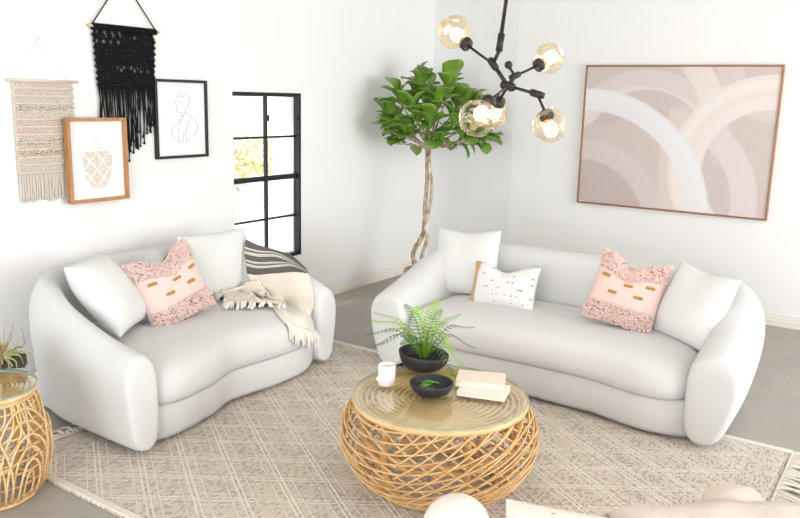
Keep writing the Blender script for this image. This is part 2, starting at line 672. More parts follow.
# window: deep black steel frame let into the wall
win = empty('window_1', (LX - .07, (WY0 + WY1) / 2, WZ0))
win['kind'] = 'structure'
bm = bmesh.new()
fx0, fx1 = LX - .062, LX - .002
T = .022
box(bm, (fx0, WY0, WZ1 - .03), (fx1, WY1, WZ1), .002)
box(bm, (fx0, WY0, WZ0), (fx1, WY1, WZ0 + .026), .002)
box(bm, (fx0, WY0, WZ0 + .026), (LX - .036, WY0 + T, WZ1 - .03), .002)
box(bm, (fx0, WY1 - T, WZ0 + .026), (fx1, WY1, WZ1 - .03), .002)
wobj('frame', bm, M['window_black'], win, shade=False)
mx = LX - .045
ym = (Px(264.5, 110, mx).y + Px(267, 240, mx).y) / 2
zs = [Px(267, 137.2, mx).z, Px(267, 178.3, mx).z, Px(267, 219, mx).z]
bm = bmesh.new()
box(bm, (mx - .014, ym - .011, WZ0 + .02), (mx + .014, ym + .011, WZ1 - .025), .002)
box(bm, (mx - .012, WY0 + .015, zs[0] - .008), (mx + .012, WY1 - .015, zs[0] + .008), .002)
box(bm, (mx - .012, WY0 + .015, zs[2] - .008), (mx + .012, WY1 - .015, zs[2] + .008), .002)
box(bm, (mx - .022, WY0 + .015, zs[1] - .019), (mx + .022, WY1 - .015, zs[1] + .019), .002)
wobj('muntin', bm, M['window_black'], win, shade=False)
bm = bmesh.new()
for yy in (ym, WY1 - T - .004):
    box(bm, (mx + .012, yy - .012, 1.50), (mx + .034, yy + .012, 1.545), .003)
wobj('latch', bm, M['window_black'], win, shade=False)
for za, zb in ((WZ0 + .026, zs[0]), ):
    pass
edges = [WZ0 + .026, zs[2], zs[1], zs[0], WZ1 - .03]
for i in range(4):
    for ya, yb in ((WY0 + T, ym), (ym, WY1 - T)):
        bm = bmesh.new()
        box(bm, (mx - .003, ya, edges[i]), (mx + .003, yb, edges[i + 1]))
        wobj('pane', bm, M['pane'], win, shade=False)

# outside the window
bm = bmesh.new()
box(bm, (-16, -2, -.3), (LX - .16, 22, -.22))
o = structure('ground_outside', bm, M['concrete_far'])
bm = bmesh.new()
box(bm, (-11.2, 11.6, -.22), (-5.2, 11.9, 4.2), .02)
tag(obj('garden_wall', bm, M['exterior_wall'], shade=False), kind='structure')
fence = empty('garden_fence', (-11.5, 10.5, -.22))
tag(fence, 'low grey board fence outside, seen through the left panes of the window', 'fence')
bm = bmesh.new()
for k in range(3):
    box(bm, (-11.55, 7.0, -.15 + k * .165), (-11.5, 11.5, -.01 + k * .165), .004)
wobj('board_panel', bm, M['fence_grey'], fence, shade=False)
for yy in (7.1, 9.2, 11.3):
    bm = bmesh.new()
    box(bm, (-11.68, yy - .05, -.22), (-11.55, yy + .05, .32), .005)
    wobj('post', bm, M['fence_grey'], fence, shade=False)
shr = empty('flowering_shrub', (-10.4, 9.6, -.22))
tag(shr, 'yellow-green shrub with peach blossom outside the window, behind its left panes', 'shrub')
bm = bmesh.new()
bl = bmesh.new()
rnd = random.Random(3)
for k in range(420):
    a, e, r = rnd.uniform(0, 2 * PI), rnd.uniform(-1, 1), rnd.uniform(.35, 1) ** .5
    p = Vector((-10.4 + .7 * r * math.cos(a), 9.6 + 1.25 * r * math.sin(a), 0.62 + .48 * e * (1 - .3 * r)))
    ico(bm if (p.z < .62 or rnd.random() < .3) else bl, p, rnd.uniform(.05, .1), 1, (1, 1, .35), Matrix.Rotation(rnd.uniform(0, 3), 3, 'X') @ Matrix.Rotation(rnd.uniform(0, 3), 3, 'Z'))
wobj('foliage', bm, M['shrub'], shr)
wobj('blossom', bl, M['blossom'], shr)
bm = bmesh.new()
for k in range(5):
    a = k * 1.3
    tube(bm, [(-10.4, 9.6, -.22), (-10.4 + .15 * math.cos(a), 9.6 + .2 * math.sin(a), .4), (-10.4 + .4 * math.cos(a), 9.6 + .6 * math.sin(a), .7)], [.05, .04, .02])
wobj('stem', bm, M['bark'], shr)

# ------------------------------------------------------------------ rug
rug = empty('area_rug', (-1.9, 2.99, 0))
tag(rug, 'cream woven rug with raised diamond lattice and fringed ends on the grey floor', 'rug')
bm = bmesh.new()
nx, ny = 60, 46
g = [[bm.verts.new((lerp(-1.50, 1.50, i / nx), lerp(-1.18, 1.18, j / ny), .012)) for j in range(ny + 1)] for i in range(nx + 1)]
gb = [[bm.verts.new((v.co.x, v.co.y, .001)) for v in row] for row in g]
for i in range(nx):
    for j in range(ny):
        bm.faces.new((g[i][j], g[i + 1][j], g[i + 1][j + 1], g[i][j + 1]))
for i in range(nx):
    for j in (0, ny):
        bm.faces.new((g[i][j], gb[i][j], gb[i + 1][j], g[i + 1][j]))
for j in range(ny):
    for i in (0, nx):
        bm.faces.new((g[i][j], gb[i][j], gb[i][j + 1], g[i][j + 1]))
obj('rug_weave', bm, M['rug'], rug)
for s in (-1, 1):
    bm = bmesh.new()
    tube(bm, [(s * 1.503, lerp(-1.175, 1.175, k / 40), .010) for k in range(41)], .009, 6)
    if s > 0:
        for k in range(88):
            y0 = lerp(-1.165, 1.165, k / 87)
            a, b = rnd.uniform(-.03, .03), rnd.uniform(-.02, .02)
            pts = [(s * 1.50, y0, .012), (s * 1.54, y0 + a * .4, .015), (s * 1.59, y0 + a, .009), (s * (1.645 + rnd.uniform(-.015, .015)), y0 + a + b, .007)]
            tube(bm, catmull(pts, 6), [.0085, .0085, .008, .0075, .007, .006, .004], 5)
    else:
        for k in range(44):     # knotted loops
            y0 = lerp(-1.15, 1.15, k / 43)
            pts = [(-1.50 - .045 * (1 - math.cos(q)) * .5 * 2, y0 + .030 * math.sin(q), .012) for q in [2 * PI * i / 14 for i in range(14)]]
            tube(bm, pts, .0075, 5, closed=True)
        for k in range(110):
            y0 = lerp(-1.165, 1.165, k / 109)
            pts = [(-1.49, y0, .012), (-1.525, y0 + rnd.uniform(-.01, .01), .016), (-1.56, y0 + rnd.uniform(-.012, .012), .008)]
            tube(bm, pts, [.007, .007, .004], 5)
    obj('fringe', bm, M['rug_fringe'], rug)
for s in (-1, 1):
    bm = bmesh.new()
    for d in (0, .012, .024):
        tube(bm, [(lerp(-1.5, 1.5, k / 60), s * (1.172 - d), .012) for k in range(61)], .0072, 6)
    obj('edge_binding', bm, M['rug_fringe'], rug)


# ------------------------------------------------------------------ sofas
def u_stations(W, D, T, Ro, ff, narc=7, nside=4, nback=6):
    """stations round a U from the local left arm's front to the right arm's front: (outer, inner, distance from front 0..1)"""
    st = []
    Ri = max(Ro - T, .1)
    lf, rf = ff(-W / 2 + T / 2), ff(W / 2 - T / 2)
    for i in range(nside):
        t = i / nside
        y = lerp(lf, D - Ro, t)
        st.append((Vector((-W / 2, y, 0)), Vector((-W / 2 + T, y, 0))))
    for i in range(narc + 1):
        a = PI - PI / 2 * i / narc
        c = Vector((-W / 2 + Ro, D - Ro, 0))
        d = Vector((math.cos(a), math.sin(a), 0))
        st.append((c + d * Ro, c + d * (Ro - T)))
    for i in range(1, nback):
        x = lerp(-W / 2 + Ro, W / 2 - Ro, i / nback)
        st.append((Vector((x, D, 0)), Vector((x, D - T, 0))))
    for i in range(narc + 1):
        a = PI / 2 - PI / 2 * i / narc
        c = Vector((W / 2 - Ro, D - Ro, 0))
        d = Vector((math.cos(a), math.sin(a), 0))
        st.append((c + d * Ro, c + d * (Ro - T)))
    for i in range(nside - 1, -1, -1):
        t = i / nside
        y = lerp(rf, D - Ro, t)
        st.append((Vector((W / 2, y, 0)), Vector((W / 2 - T, y, 0))))
    return st


def sofa_shell(W, D, T, Ro, ff, hf, hb, taper):
    st = u_stations(W, D, T, Ro, ff)
    bm = bmesh.new()
    rings = []

    def section(O, I, h, cz, shrink=1, push=Vector((0, 0, 0))):
        n = (I - O)
        th = n.length
        n.normalize()
        prof = [(taper, .03), (taper * .62, h * .22), (taper * .25, h * .45), (.0, h * .70), (.012, h * .86), (.055, h * .965), (th * .42, h), (th * .72, h * .985), (th - .02, h * .90), (th, h * .76),
                (th, h * .55), (th, .22), (th, .03)]
        out = []
        mid = O.lerp(I, .5)
        for a, z in prof:
            p = O + n * a + Vector((0, 0, z))
            c = Vector((mid.x, mid.y, h * .5))
            q = c + (p - c) * shrink + push
            if z <= .03: q.z = .03 + (1 - shrink) * .05
            out.append(bm.verts.new(q))
        return out

    def hh(O):
        return lerp(hf, hb, smooth(.0, .80, (O.y) / D))

    f = Vector((0, -1, 0))
    n = len(st)
    for i, (O, I) in enumerate(st):
        h = hh(O)
        if i == 0:
            for sh, pu in ((.55, .0), (.84, .004), (.955, .022), (.99, .06)):
                rings.append(section(O, I, h, 0, sh, f * (-pu)))
            continue
        if i == n - 1:
            for sh, pu in ((.99, .06), (.955, .022), (.84, .004), (.55, .0)):
                rings.append(section(O, I, h, 0, sh, f * (-pu)))
            continue
        rings.append(section(O, I, h, 0))
    for A, B in zip(rings, rings[1:]):
        m = len(A)
        for k in range(m):
            bm.faces.new((A[k], A[(k + 1) % m], B[(k + 1) % m], B[k]))
    bm.faces.new(rings[0][::-1])
    bm.faces.new(rings[-1])
    return bm


def slab(x0, x1, back, ff, levels, n=72, e=7, crown=0.0, wob=0.0):
    """block whose plan has a straight back and a curved front; levels = (inset, z)"""
    bm = bmesh.new()
    hw = (x1 - x0) / 2
    rings = []
    for ins, z in levels:
        ring = []
        for k in range(n):
            a = 2 * PI * k / n
            c, s = math.cos(a), math.sin(a)
            r = (abs(c) ** e + abs(s) ** e) ** (-1 / e)
            U, V = c * r, s * r
            U *= max(0.02, 1 - ins / hw)
            x = (x0 + x1) / 2 + hw * U
            fy = ff(x)
            hd = (back - fy) / 2
            V *= max(0.02, 1 - ins / hd)
            y = (back + fy) / 2 - hd * V
            zz = z + wob * noise.noise(Vector((x * 2.3, y * 2.3, 0)))
            ring.append(bm.verts.new((x, y, zz)))
        rings.append(ring)
    for A, B in zip(rings, rings[1:]):
        for k in range(n):
            bm.faces.new((A[k], A[(k + 1) % n], B[(k + 1) % n], B[k]))
    bm.faces.new(rings[0][::-1])
    bm.faces.new(rings[-1])
    return bm


def interp(table):
    def f(x):
        if x <= table[0][0]: return table[0][1]
        for (a, p), (b, q) in zip(table, table[1:]):
            if x <= b:
                t = (x - a) / (b - a)
                t = t * t * (3 - 2 * t)
                return p + (q - p) * t
        return table[-1][1]
    return f


def build_sofa(name, label, cat, loc, rz, W, D, T, Ro, ff, hf, hb, seat, taper, split, feet):
    root = empty(name, loc, rz)
    tag(root, label, cat)
    obj('upholstered_body', sofa_shell(W, D, T, Ro, ff, hf, hb, taper), M['boucle'], root, 2)
    x0, x1 = -W / 2 + T * .62, W / 2 - T * .62
    base_f = lambda x: ff(x) + .02
    obj('seat_base', slab(x0, x1, D - T * .7, base_f, [(.05, .03), (.012, .034), (0, .06), (0, split - .01), (.012, split + .012), (.06, split + .02)]), M['boucle'], root)
    cf = lambda x: ff(x) - .012
    x0, x1 = -W / 2 + T - .02, W / 2 - T + .02
    lv = [(.10, split), (.03, split + .006), (.006, split + .03), (0, split + .07), (.004, seat - .09), (.02, seat - .05), (.05, seat - .022), (.10, seat - .004), (.17, seat + .006), (.27, seat + .012), (.36, seat + .014)]
    obj('seat_cushion', slab(x0, x1, D - T + .03, cf, lv, e=9, wob=.006), M['boucle'], root)
    for fx, fy in feet:
        bm = bmesh.new()
        lathe(bm, [(.022, 0.001), (.026, .02), (.026, .045)], 16, (fx, fy, 0))
        obj('foot', bm, M['dark_feet'], root)
    return root


# sofa along the far side, facing the camera
S2Y = 3.875
ff2 = interp([(-1.2, .02), (-.6, .055), (-.1, .085), (.3, .075), (.7, .0), (1.2, .01)])
build_sofa('sofa', 'long white boucle sofa with curved ends standing in front of the blush painting', 'sofa',
           (-1.74, S2Y, 0), 0, 2.24, 1.12, .27, .60, ff2, .51, .735, .425, .10, .215, [(-.95, .16), (.95, .14), (-.75, .95), (.75, .95)])
# loveseat against the left wall, facing +x
ffL = interp([(-.84, -.06), (-.68, -.06), (-.49, -.035), (-.32, .0), (-.06, .08), (.06, .07), (.24, .045), (.46, .05), (.73, .10), (.94, .15)])
build_sofa('loveseat', 'white boucle loveseat with a wavy front against the left wall under the window', 'sofa',
           (-2.945, 2.98, 0), PI / 2, 1.75, 1.16, .20, .64, ffL, .52, .745, .41, .055, .20, [(-.70, .10), (.70, .25), (-.6, 1.05), (.6, 1.05)])


# ------------------------------------------------------------------ pillows
def pillow_point(u, v, w, h, th, dent, side):
    e = .06
    au, av = abs(u), abs(v)
    px = u * w / 2 * (1 - e * (1 - av ** 2) * au ** 3)
    pz = v * h / 2 * (1 - e * (1 - au ** 2) * av ** 3)
    f = max(0, (1 - au ** 2.6)) ** .62 * max(0, (1 - av ** 2.6)) ** .62
    y = side * th / 2 * f
    if dent:
        k = math.exp(-(u / .42) ** 2) * smooth(-.5, 1, v) ** 1.4
        pz -= dent * k
        y *= 1 - .25 * k
        y += side * .012 * math.sin(u * 9) * smooth(.2, 1, v) * (1 - au) * (1 if dent > .03 else 0)
    return Vector((px, y, pz))


def pillow_bm(w, h, th, dent=0, n=22, seed=0):
    bm = bmesh.new()
    G = []
    for side in (-1, 1):
        g = []
        for i in range(n + 1):
            row = []
            for j in range(n + 1):
                u, v = -1 + 2 * i / n, -1 + 2 * j / n
                p = pillow_point(u, v, w, h, th, dent, side)
                d = noise.noise(Vector((p.x * 5 + seed, p.z * 5, side * 3.0)))
                p.y += side * .012 * d * (1 - u ** 4) * (1 - v ** 4)
                row.append(bm.verts.new(p))
            g.append(row)
        G.append(g)
        for i in range(n):
            for j in range(n):
                bm.faces.new((g[i][j], g[i + 1][j], g[i + 1][j + 1], g[i][j + 1]))
    bmesh.ops.remove_doubles(bm, verts=bm.verts, dist=1e-5)
    # piped edge seam
    return bm


def place(root, c, yaw, lean, roll):
    root.matrix_world = Matrix.Translation(c) @ Matrix.Rotation(yaw, 4, 'Z') @ Matrix.Rotation(-lean, 4, 'X') @ Matrix.Rotation(roll, 4, 'Y')


def R(d): return math.radians(d)


def plain_pillow(name, label, c, yaw, lean, roll, w, h, th, mat, dent=0, seed=0, cat='pillow'):
    o = obj(name, pillow_bm(w, h, th, dent, 22, seed), mat, sub=1)
    place(o, c, R(yaw), R(lean), R(roll))
    tag(o, label, cat)
    return o


def pink_pillow(label, c, yaw, lean, roll, w, h, th, dent, seed):
    root = empty('tufted_pillow')
    tag(root, label, 'pillow', 'pink tufted pillows')
    obj('cover', pillow_bm(w, h, th, dent, 22, seed), M['pink'], root, 1)
    rn = random.Random(seed)
    for v0, v1 in ((-.96, -.46), (.46, .96)):
        bm = bmesh.new()
        for k in range(760):
            u, v = rn.uniform(-.93, .93), rn.uniform(v0, v1)
            p = pillow_point(u, v, w, h, th, dent, -1)
            p.y -= .004
            r = .005
            d = Vector((rn.uniform(-1, 1), -.2, rn.uniform(-1, .4))).normalized() * rn.uniform(.007, .012)
            q = Vector((0, -rn.uniform(.006, .013), 0))
            tube(bm, [p, p + q + d * .4, p + q * .8 + d, p + d * 1.3], [r, r, r, r * .7], 5)
        o = obj('tufted_band', bm, M['pink_tuft'], root)
        o['label'] = 'shaggy pink tufted band across the pillow'
    for u, v in ((-.62, .26), (.05, .22), (.62, .24), (-.30, -.14), (.40, -.10)):
        bm = bmesh.new()
        for k in range(5):
            uu = u + (k - 2) * .048
            p0, p1 = (pillow_point(uu, v + s, w, h, th, dent, -1) for s in (-.026, .026))
            p0.y -= .006
            p1.y -= .006
            tube(bm, [p0, (p0 + p1) / 2 + Vector((0, -.006, 0)), p1], .0058, 6)
        o = obj('gold_stitch', bm, M['gold'], root)
        o['label'] = 'short gold stitched dash'
    place(root, c, R(yaw), R(lean), R(roll))
    return root


# sofa
plain_pillow('throw_pillow', 'large plain white square pillow at the left end of the long sofa', (-2.50, 4.52, .635), 0, 14, -4, .49, .46, .17, M['boucle_pillow'], .02, 1)
plain_pillow('lumbar_pillow', 'small white pillow with black stitches and a tan side strip on the long sofa', (-2.155, 4.40, .545), 3, 22, -1, .46, .29, .13, M['lumbar'], .05, 2)
pink_pillow('pink tufted pillow with gold dashes on the long sofa below the painting', (-1.375, 4.40, .635), 10, 22, 11, .42, .44, .15, .07, 11)
plain_pillow('throw_pillow', 'plain white square pillow leaning in the right corner of the long sofa', (-1.00, 4.40, .615), -30, 24, 3, .45, .45, .19, M['boucle_pillow'], .015, 4)
# loveseat (facing +x)
plain_pillow('throw_pillow', 'plain white pillow tilted against the near arm of the loveseat', (-3.585, 2.545, .63), 124, 38, 2, .47, .47, .22, M['boucle_pillow'], 0, 5)
pink_pillow('pink tufted pillow with gold dashes in the middle of the loveseat', (-3.53, 2.91, .615), 84, 20, -14, .46, .44, .15, .07, 23)
plain_pillow('back_pillow', 'large plain white back pillow behind the pink one on the loveseat', (-3.74, 3.46, .615), 88, 8, 0, .58, .45, .17, M['boucle_pillow'], 0, 6)

# ------------------------------------------------------------------ throw on the loveseat
thr = empty('throw_blanket', (-3.5, 3.75, .60))
tag(thr, 'black striped and cream tasselled throw over the far arm of the loveseat', 'blanket')
bpy.context.view_layer.update()
DG = bpy.context.evaluated_depsgraph_get()
LOVE = [o for o in bpy.data.objects if o.parent and o.parent.name == 'loveseat'] + [o for o in bpy.data.objects if o.name == 'back_pillow']


def drape(x, y, off=.012, fallback=None):
    """the point of the loveseat under this line of sight, lifted a little off its surface"""
    best = None
    d = ray(x, y).normalized()
    for o in LOVE:
        mi = o.matrix_world.inverted()
        hit, p, n, _ = o.evaluated_get(DG).ray_cast(mi @ CAM, (mi.to_3x3() @ d).normalized())
        if hit:
            p = o.matrix_world @ p
            n = (o.matrix_world.to_3x3() @ n).normalized()
            if n.dot(d) > 0: n = -n
            L = (p - CAM).length
            if best is None or L < best[0]: best = (L, p + n * off)
    if best: return best[1], best[0]
    return CAM + d * fallback, fallback


def draped(rows_px, off=.022):
    out = [[None] * len(rows_px[0]) for _ in rows_px]
    for k in range(len(rows_px[0])):
        last = 5.2
        for j in range(len(rows_px) - 1, -1, -1):
            out[j][k], last = drape(*rows_px[j][k], off, last)
    return out


rows = draped([
    [(243, 240), (258, 245), (276, 250), (291, 256), (305, 269)],
    [(245, 252), (259, 256), (276, 258), (291, 262), (306, 271)],
    [(247, 264), (260, 267), (276, 267), (292, 268), (307, 273)],
    [(249, 275), (262, 276), (277, 275), (293, 275), (308, 277)],
    [(256, 285), (266, 286), (279, 284), (296, 284), (312, 286)],
    [(263, 295), (272, 296), (284, 294), (299, 294), (314, 296)],
    [(270, 305), (278, 307), (288, 306), (301, 306), (314, 308)],
    [(278, 316), (284, 318), (292, 318), (302, 319), (313, 320)],
    [(284, 324), (289, 327), (295, 329), (303, 331), (312, 332)]])
NS, NTT = 26, 40
cols = [catmull(r, NS) for r in rows]
grid = []
for i in range(NS + 1):
    col = catmull([cols[k][i] for k in range(len(rows))], NTT)
    grid.append(col)
bm = bmesh.new()
uvl = bm.loops.layers.uv.new('UVMap')
vg = []
for i in range(NS + 1):
    row = []
    for j in range(NTT + 1):
        p = grid[i][j].copy()
        s, t = i / NS, j / NTT
        p += Vector((.35, -.5, .8)) * (.004 + .007 * math.sin(s * 15 + t * 3 + 1) * smooth(.25, .6, t) + .004 * noise.noise(Vector((s * 5, t * 5, 2))))
        row.append(bm.verts.new(p))
    vg.append(row)
for i in range(NS):
    for j in range(NTT):
        f = bm.faces.new((vg[i][j], vg[i + 1][j], vg[i + 1][j + 1], vg[i][j + 1]))
        for lp, (a, b) in zip(f.loops, ((i, j), (i + 1, j), (i + 1, j + 1), (i, j + 1))):
            lp[uvl].uv = (a / NS, b / NTT)
cl = wobj('cloth', bm, M['throw'], thr)
sm = cl.modifiers.new('thick', 'SOLIDIFY')
sm.thickness = .012
sm.offset = 1
bm = bmesh.new()
rn = random.Random(5)
for k in range(34):
    s = k / 33 * NS
    i = min(int(s), NS - 1)
    p = grid[i][NTT].lerp(grid[i + 1][NTT], s - i)
    L = rn.uniform(.07, .11)
    d = Vector((.02 + rn.uniform(-.01, .02), rn.uniform(-.02, .02), -L))
    tube(bm, catmull([p + Vector((0, 0, .01)), p + d * .3 + Vector((.012, 0, 0)), p + d * .7 + Vector((.008, 0, 0)), p + d], 6), [.006, .008, .008, .0075, .007, .006, .004], 5)
wobj('fringe', bm, M['white_yarn'], thr)
# the far end of the throw lies bunched along the seat, ending in knotted tassels
bun = draped([[(262, 279), (250, 281), (238, 284), (225, 288), (215, 293)],
       [(268, 288), (256, 290), (243, 292), (231, 295), (220, 298)],
       [(276, 298), (262, 299), (250, 301), (237, 303), (226, 304)],
       [(284, 310), (268, 308), (255, 308), (243, 308), (231, 308)]], .03)
cs = [catmull(r, 18) for r in bun]
gg = [catmull([c[i] for c in cs], 18) for i in range(19)]
bm = bmesh.new()
uvl = bm.loops.layers.uv.new('UVMap')
vg = [[bm.verts.new(gg[i][j] + Vector((0, 0, .016 * noise.noise(Vector((i * .45, j * .45, 7)))))) for j in range(19)] for i in range(19)]
for i in range(18):
    for j in range(18):
        f = bm.faces.new((vg[i][j], vg[i + 1][j], vg[i + 1][j + 1], vg[i][j + 1]))
        for lp in f.loops: lp[uvl].uv = (i / 18, .9)
o = wobj('bunched_end', bm, M['throw'], thr)
o.modifiers.new('thick', 'SOLIDIFY').thickness = .014
M['mustard'] = noisy('mustard_yarn', (.50, .34, .14), (.76, .64, .46), 40, .9)
for k in range(34):
    i = rn.randint(0, 17)
    j = 18 if k < 14 else rn.randint(3, 17)
    if k >= 24: i, j = 18, rn.randint(0, 18)
    p = gg[i][j] + Vector((0, 0, .014))
    d = Vector((rn.uniform(.02, .07), rn.uniform(-.08, -.01), 0)) if k % 3 else Vector((rn.uniform(-.02, .05), rn.uniform(-.09, -.05), 0))
    q = p + d
    q.z = max(.440, p.z - .05)
    mid = (p + q) / 2 + Vector((0, 0, .012))
    bm = bmesh.new()
    for e in range(5):
        off = Vector((rn.uniform(-.012, .012), rn.uniform(-.012, .012), rn.uniform(-.003, .006)))
        tube(bm, [p, mid + off * .6, q + off], [.006, .0065, .004], 5)
    o = wobj('tassel', bm, M['white_yarn'], thr)
    gold = bmesh.new()
    ico(gold, p + (mid - p) * .3, .012, 1, (1, 1, .8))
    g2 = obj('knot', gold, M['mustard'])
    g2.parent = o
    g2['label'] = 'mustard yarn knot'

# ------------------------------------------------------------------ coffee table
CT = Vector((-1.672, 2.835, 0))
TH = .425
ct = empty('coffee_table', (CT.x, CT.y, .013))
tag(ct, 'round honey rattan drum coffee table with glass top in the middle of the rug', 'table')


CTP = catmull([(.278, .02, 0), (.36, .08, 0), (.412, .16, 0), (.430, .24, 0), (.418, .32, 0), (.367, .412, 0)], 60)


def ctr(z):
    for a, b in zip(CTP, CTP[1:]):
        if z <= b.y: return lerp(a.x, b.x, max(0, (z - a.y) / max(1e-6, b.y - a.y)))
    return CTP[-1].x


def ring(bm, r, z, rad, c, n=56, ns=8):
    tube(bm, [(c[0] + r * math.cos(2 * PI * k / n), c[1] + r * math.sin(2 * PI * k / n), z) for k in range(n)], rad, ns, closed=True)


bm = bmesh.new()
ring(bm, .372, TH - .022, .016, CT)
wobj('top_ring', bm, M['rattan_pale'], ct)
bm = bmesh.new()
ring(bm, .285, .028, .014, CT)
ring(bm, .272, .048, .009, CT)
wobj('base_ring', bm, M['rattan_pale'], ct)
bm = bmesh.new()
for z, r in ((.21, .335), (.235, .33)):
    ring(bm, r, z, .011, CT)
wobj('inner_ring', bm, M['rattan'], ct)
for k in range(6):
    a = 2 * PI * (k + .35) / 6
    bm = bmesh.new()
    pts = [(CT.x + r * math.cos(a), CT.y + r * math.sin(a), z) for r, z in ((.258, .03), (.325, .13), (.345, .21), (.345, .30), (.335, .40))]
    tube(bm, catmull(pts, 12), .016, 8)
    wobj('post', bm, M['rattan'], ct)
bm = bmesh.new()
# rods lie in sets of parallel tilted planes round the drum
ar = math.atan2(CR.y, CR.x)
for phi0, A, off, step, half in ((ar + R(42), .15, .003, .039, PI), (ar + R(196), .30, -.006, .058, PI), (ar - R(22), .33, .009, .052, R(95)), (ar + R(100), .33, .009, .06, R(80))):
    zc = -.33
    while zc < .75:
        run = []
        for i in range(121):
            f = phi0 - half + 2 * half * i / 120
            z = zc + A * math.cos(f - phi0)
            if .03 < z < .402:
                r = ctr(z) + off
                run.append((CT.x + r * math.cos(f), CT.y + r * math.sin(f), z))
            if run and (not (.03 < z < .402) or i == 120):
                if len(run) > 3: tube(bm, run, .0047, 6)
                run = []
        zc += step
M['rattan_mid'] = rattan('warm_rattan', (.60, .33, .12), (.82, .56, .27))
wobj('rattan_weave', bm, M['rattan_mid'], ct)
bm = bmesh.new()
r = .035
while r < .352:
    ring(bm, r, TH - .022, .0086, CT, 56, 6)
    r += .0262
for k in range(8):
    a = 2 * PI * k / 8
    tube(bm, [(CT.x, CT.y, TH - .040), (CT.x + .36 * math.cos(a), CT.y + .36 * math.sin(a), TH - .040)], .008, 6)
wobj('coiled_top', bm, M['rattan_pale'], ct)
bm = bmesh.new()
lathe(bm, [(.381, 0), (.383, .003), (.383, .006), (.381, .009)], 72, (CT.x, CT.y, TH - .006), capb=True)
wobj('glass_top', bm, M['table_glass'], ct, shade=False)
bm = bmesh.new()
ring(bm, .3835, TH - .0015, .0032, CT, 80, 6)
wobj('glass_rim', bm, noisy('pale_glass_edge', (.36, .42, .34), (.44, .48, .40), 10, .15), ct)
TZ = TH + .0045

# planter with fern -----------------------------------------------------------
pc = Pz(421, 372, TZ)
pc = Vector((pc.x - .012, pc.y + .04, TZ))
fern = empty('potted_fern', pc)
tag(fern, 'bright green fern in a black bowl planter on the coffee table', 'potted plant')


def bowl(bm, R0, h, sx, sy, wall=.008, foot=.45, wob=0, c=(0, 0, 0), tilt=0):
    prof = []
    for i in range(11):
        t = i / 10
        prof.append((R0 * (foot + (1 - foot) * math.sin(t * PI / 2) ** .8), h * t ** 1.25))
    inner = [(max(.01, r - wall), z + (.008 if i == 0 else 0)) for i, (r, z) in enumerate(prof)][::-1]
    n = 40
    rings = []
    for r, z in prof + [(R0 - wall / 2, h + .003)] + inner:
        rings.append([bm.verts.new((c[0] + sx * r * math.cos(2 * PI * k / n), c[1] + sy * r * math.sin(2 * PI * k / n), c[2] + z * (1 + wob * math.cos(2 * PI * k / n + .6) + tilt * math.sin(4 * PI * k / n)))) for k in range(n)])
    for A, B in zip(rings, rings[1:]):
        for k in range(n):
            bm.faces.new((A[k], A[(k + 1) % n], B[(k + 1) % n], B[k]))
    bm.faces.new(rings[0][::-1])
    bm.faces.new(rings[-1])


bm = bmesh.new()
bowl(bm, .120, .084, 1.0, .84, .011, .5, -.16)
o = obj('bowl', bm, M['pot_black'], fern)
o.rotation_euler.z = R(34)
bm = bmesh.new()
lathe(bm, [(.102, .0), (.1, .008), (.05, .016), (.01, .018)], 28, (0, 0, .042), 1, .82)
o = obj('soil', bm, M['soil'], fern)
o.rotation_euler.z = R(34)
base = pc + Vector((.0, .0, .055))
tips = [(373, 312, .02, 0), (368, 320, .0, 0), (364, 334, -.05, 1), (370, 347, -.10, 1), (405, 304, .05, 1), (438, 299, .03, 0), (461, 314, .03, 0), (475, 327, .06, 1), (476, 348, .0, 1),
        (463, 366, -.08, 0), (455, 383, -.12, 1), (447, 322, -.08, 0), (392, 322, -.1, 0), (425, 318, -.10, 0), (400, 345, -.12, 1), (384, 331, .04, 0), (449, 336, -.04, 0), (416, 306, -.02, 0), (429, 330, -.13, 0), (456, 350, -.10, 0), (381, 344, .06, 0), (441, 309, .08, 1)]
wbase = (base - CAM).dot(CF)
rn = random.Random(9)
for tx, ty, dw, dk in tips:
    tip = Pw(tx, ty, wbase + dw)
    tip.z = max(tip.z, TZ + .012)
    span = tip - base
    mid = base + span * .5 + Vector((0, 0, .06 + .04 * (1 - abs(span.z) / (span.length + .01))))
    rac = catmull([base + span * .04, base + span * .25 + Vector((0, 0, .055)), mid, base + span * .8 + Vector((0, 0, .03)), tip], 40)
    bm = bmesh.new()
    tube(bm, rac, [lerp(.0028, .0008, i / 40) for i in range(41)], 5)
    side = span.cross(Vector((0, 0, 1)))
    if side.length < .02: side = CR.copy()
    side.normalize()
    if abs(span.z) > .8 * span.length: side = (side + CR).normalized()
    # face the blade partly up
    for i in range(4, 40, 2):
        t = i / 40
        L = .05 * math.sin(PI * min(1, (t - .05) * .95 + .12)) ** .7 * (1 - .25 * t)
        tan = (rac[min(i + 1, 40)] - rac[i - 1]).normalized()
        nrm = side.cross(tan).normalized()
        for s in (-1, 1):
            d = (side * s + tan * .35 - Vector((0, 0, .18))).normalized()
            p = rac[i]
            wv = tan * .0026
            a, b = bm.verts.new(p - wv * .7), bm.verts.new(p + wv * .7)
            c1, d1 = bm.verts.new(p + d * L * .55 + wv + nrm * .002), bm.verts.new(p + d * L * .55 - wv + nrm * .002)
            e = bm.verts.new(p + d * L + tan * .004)
            bm.faces.new((a, b, c1, d1))
            bm.faces.new((d1, c1, e))
    wobj('frond', bm, M['fern_dark'] if dk else M['fern'], fern)

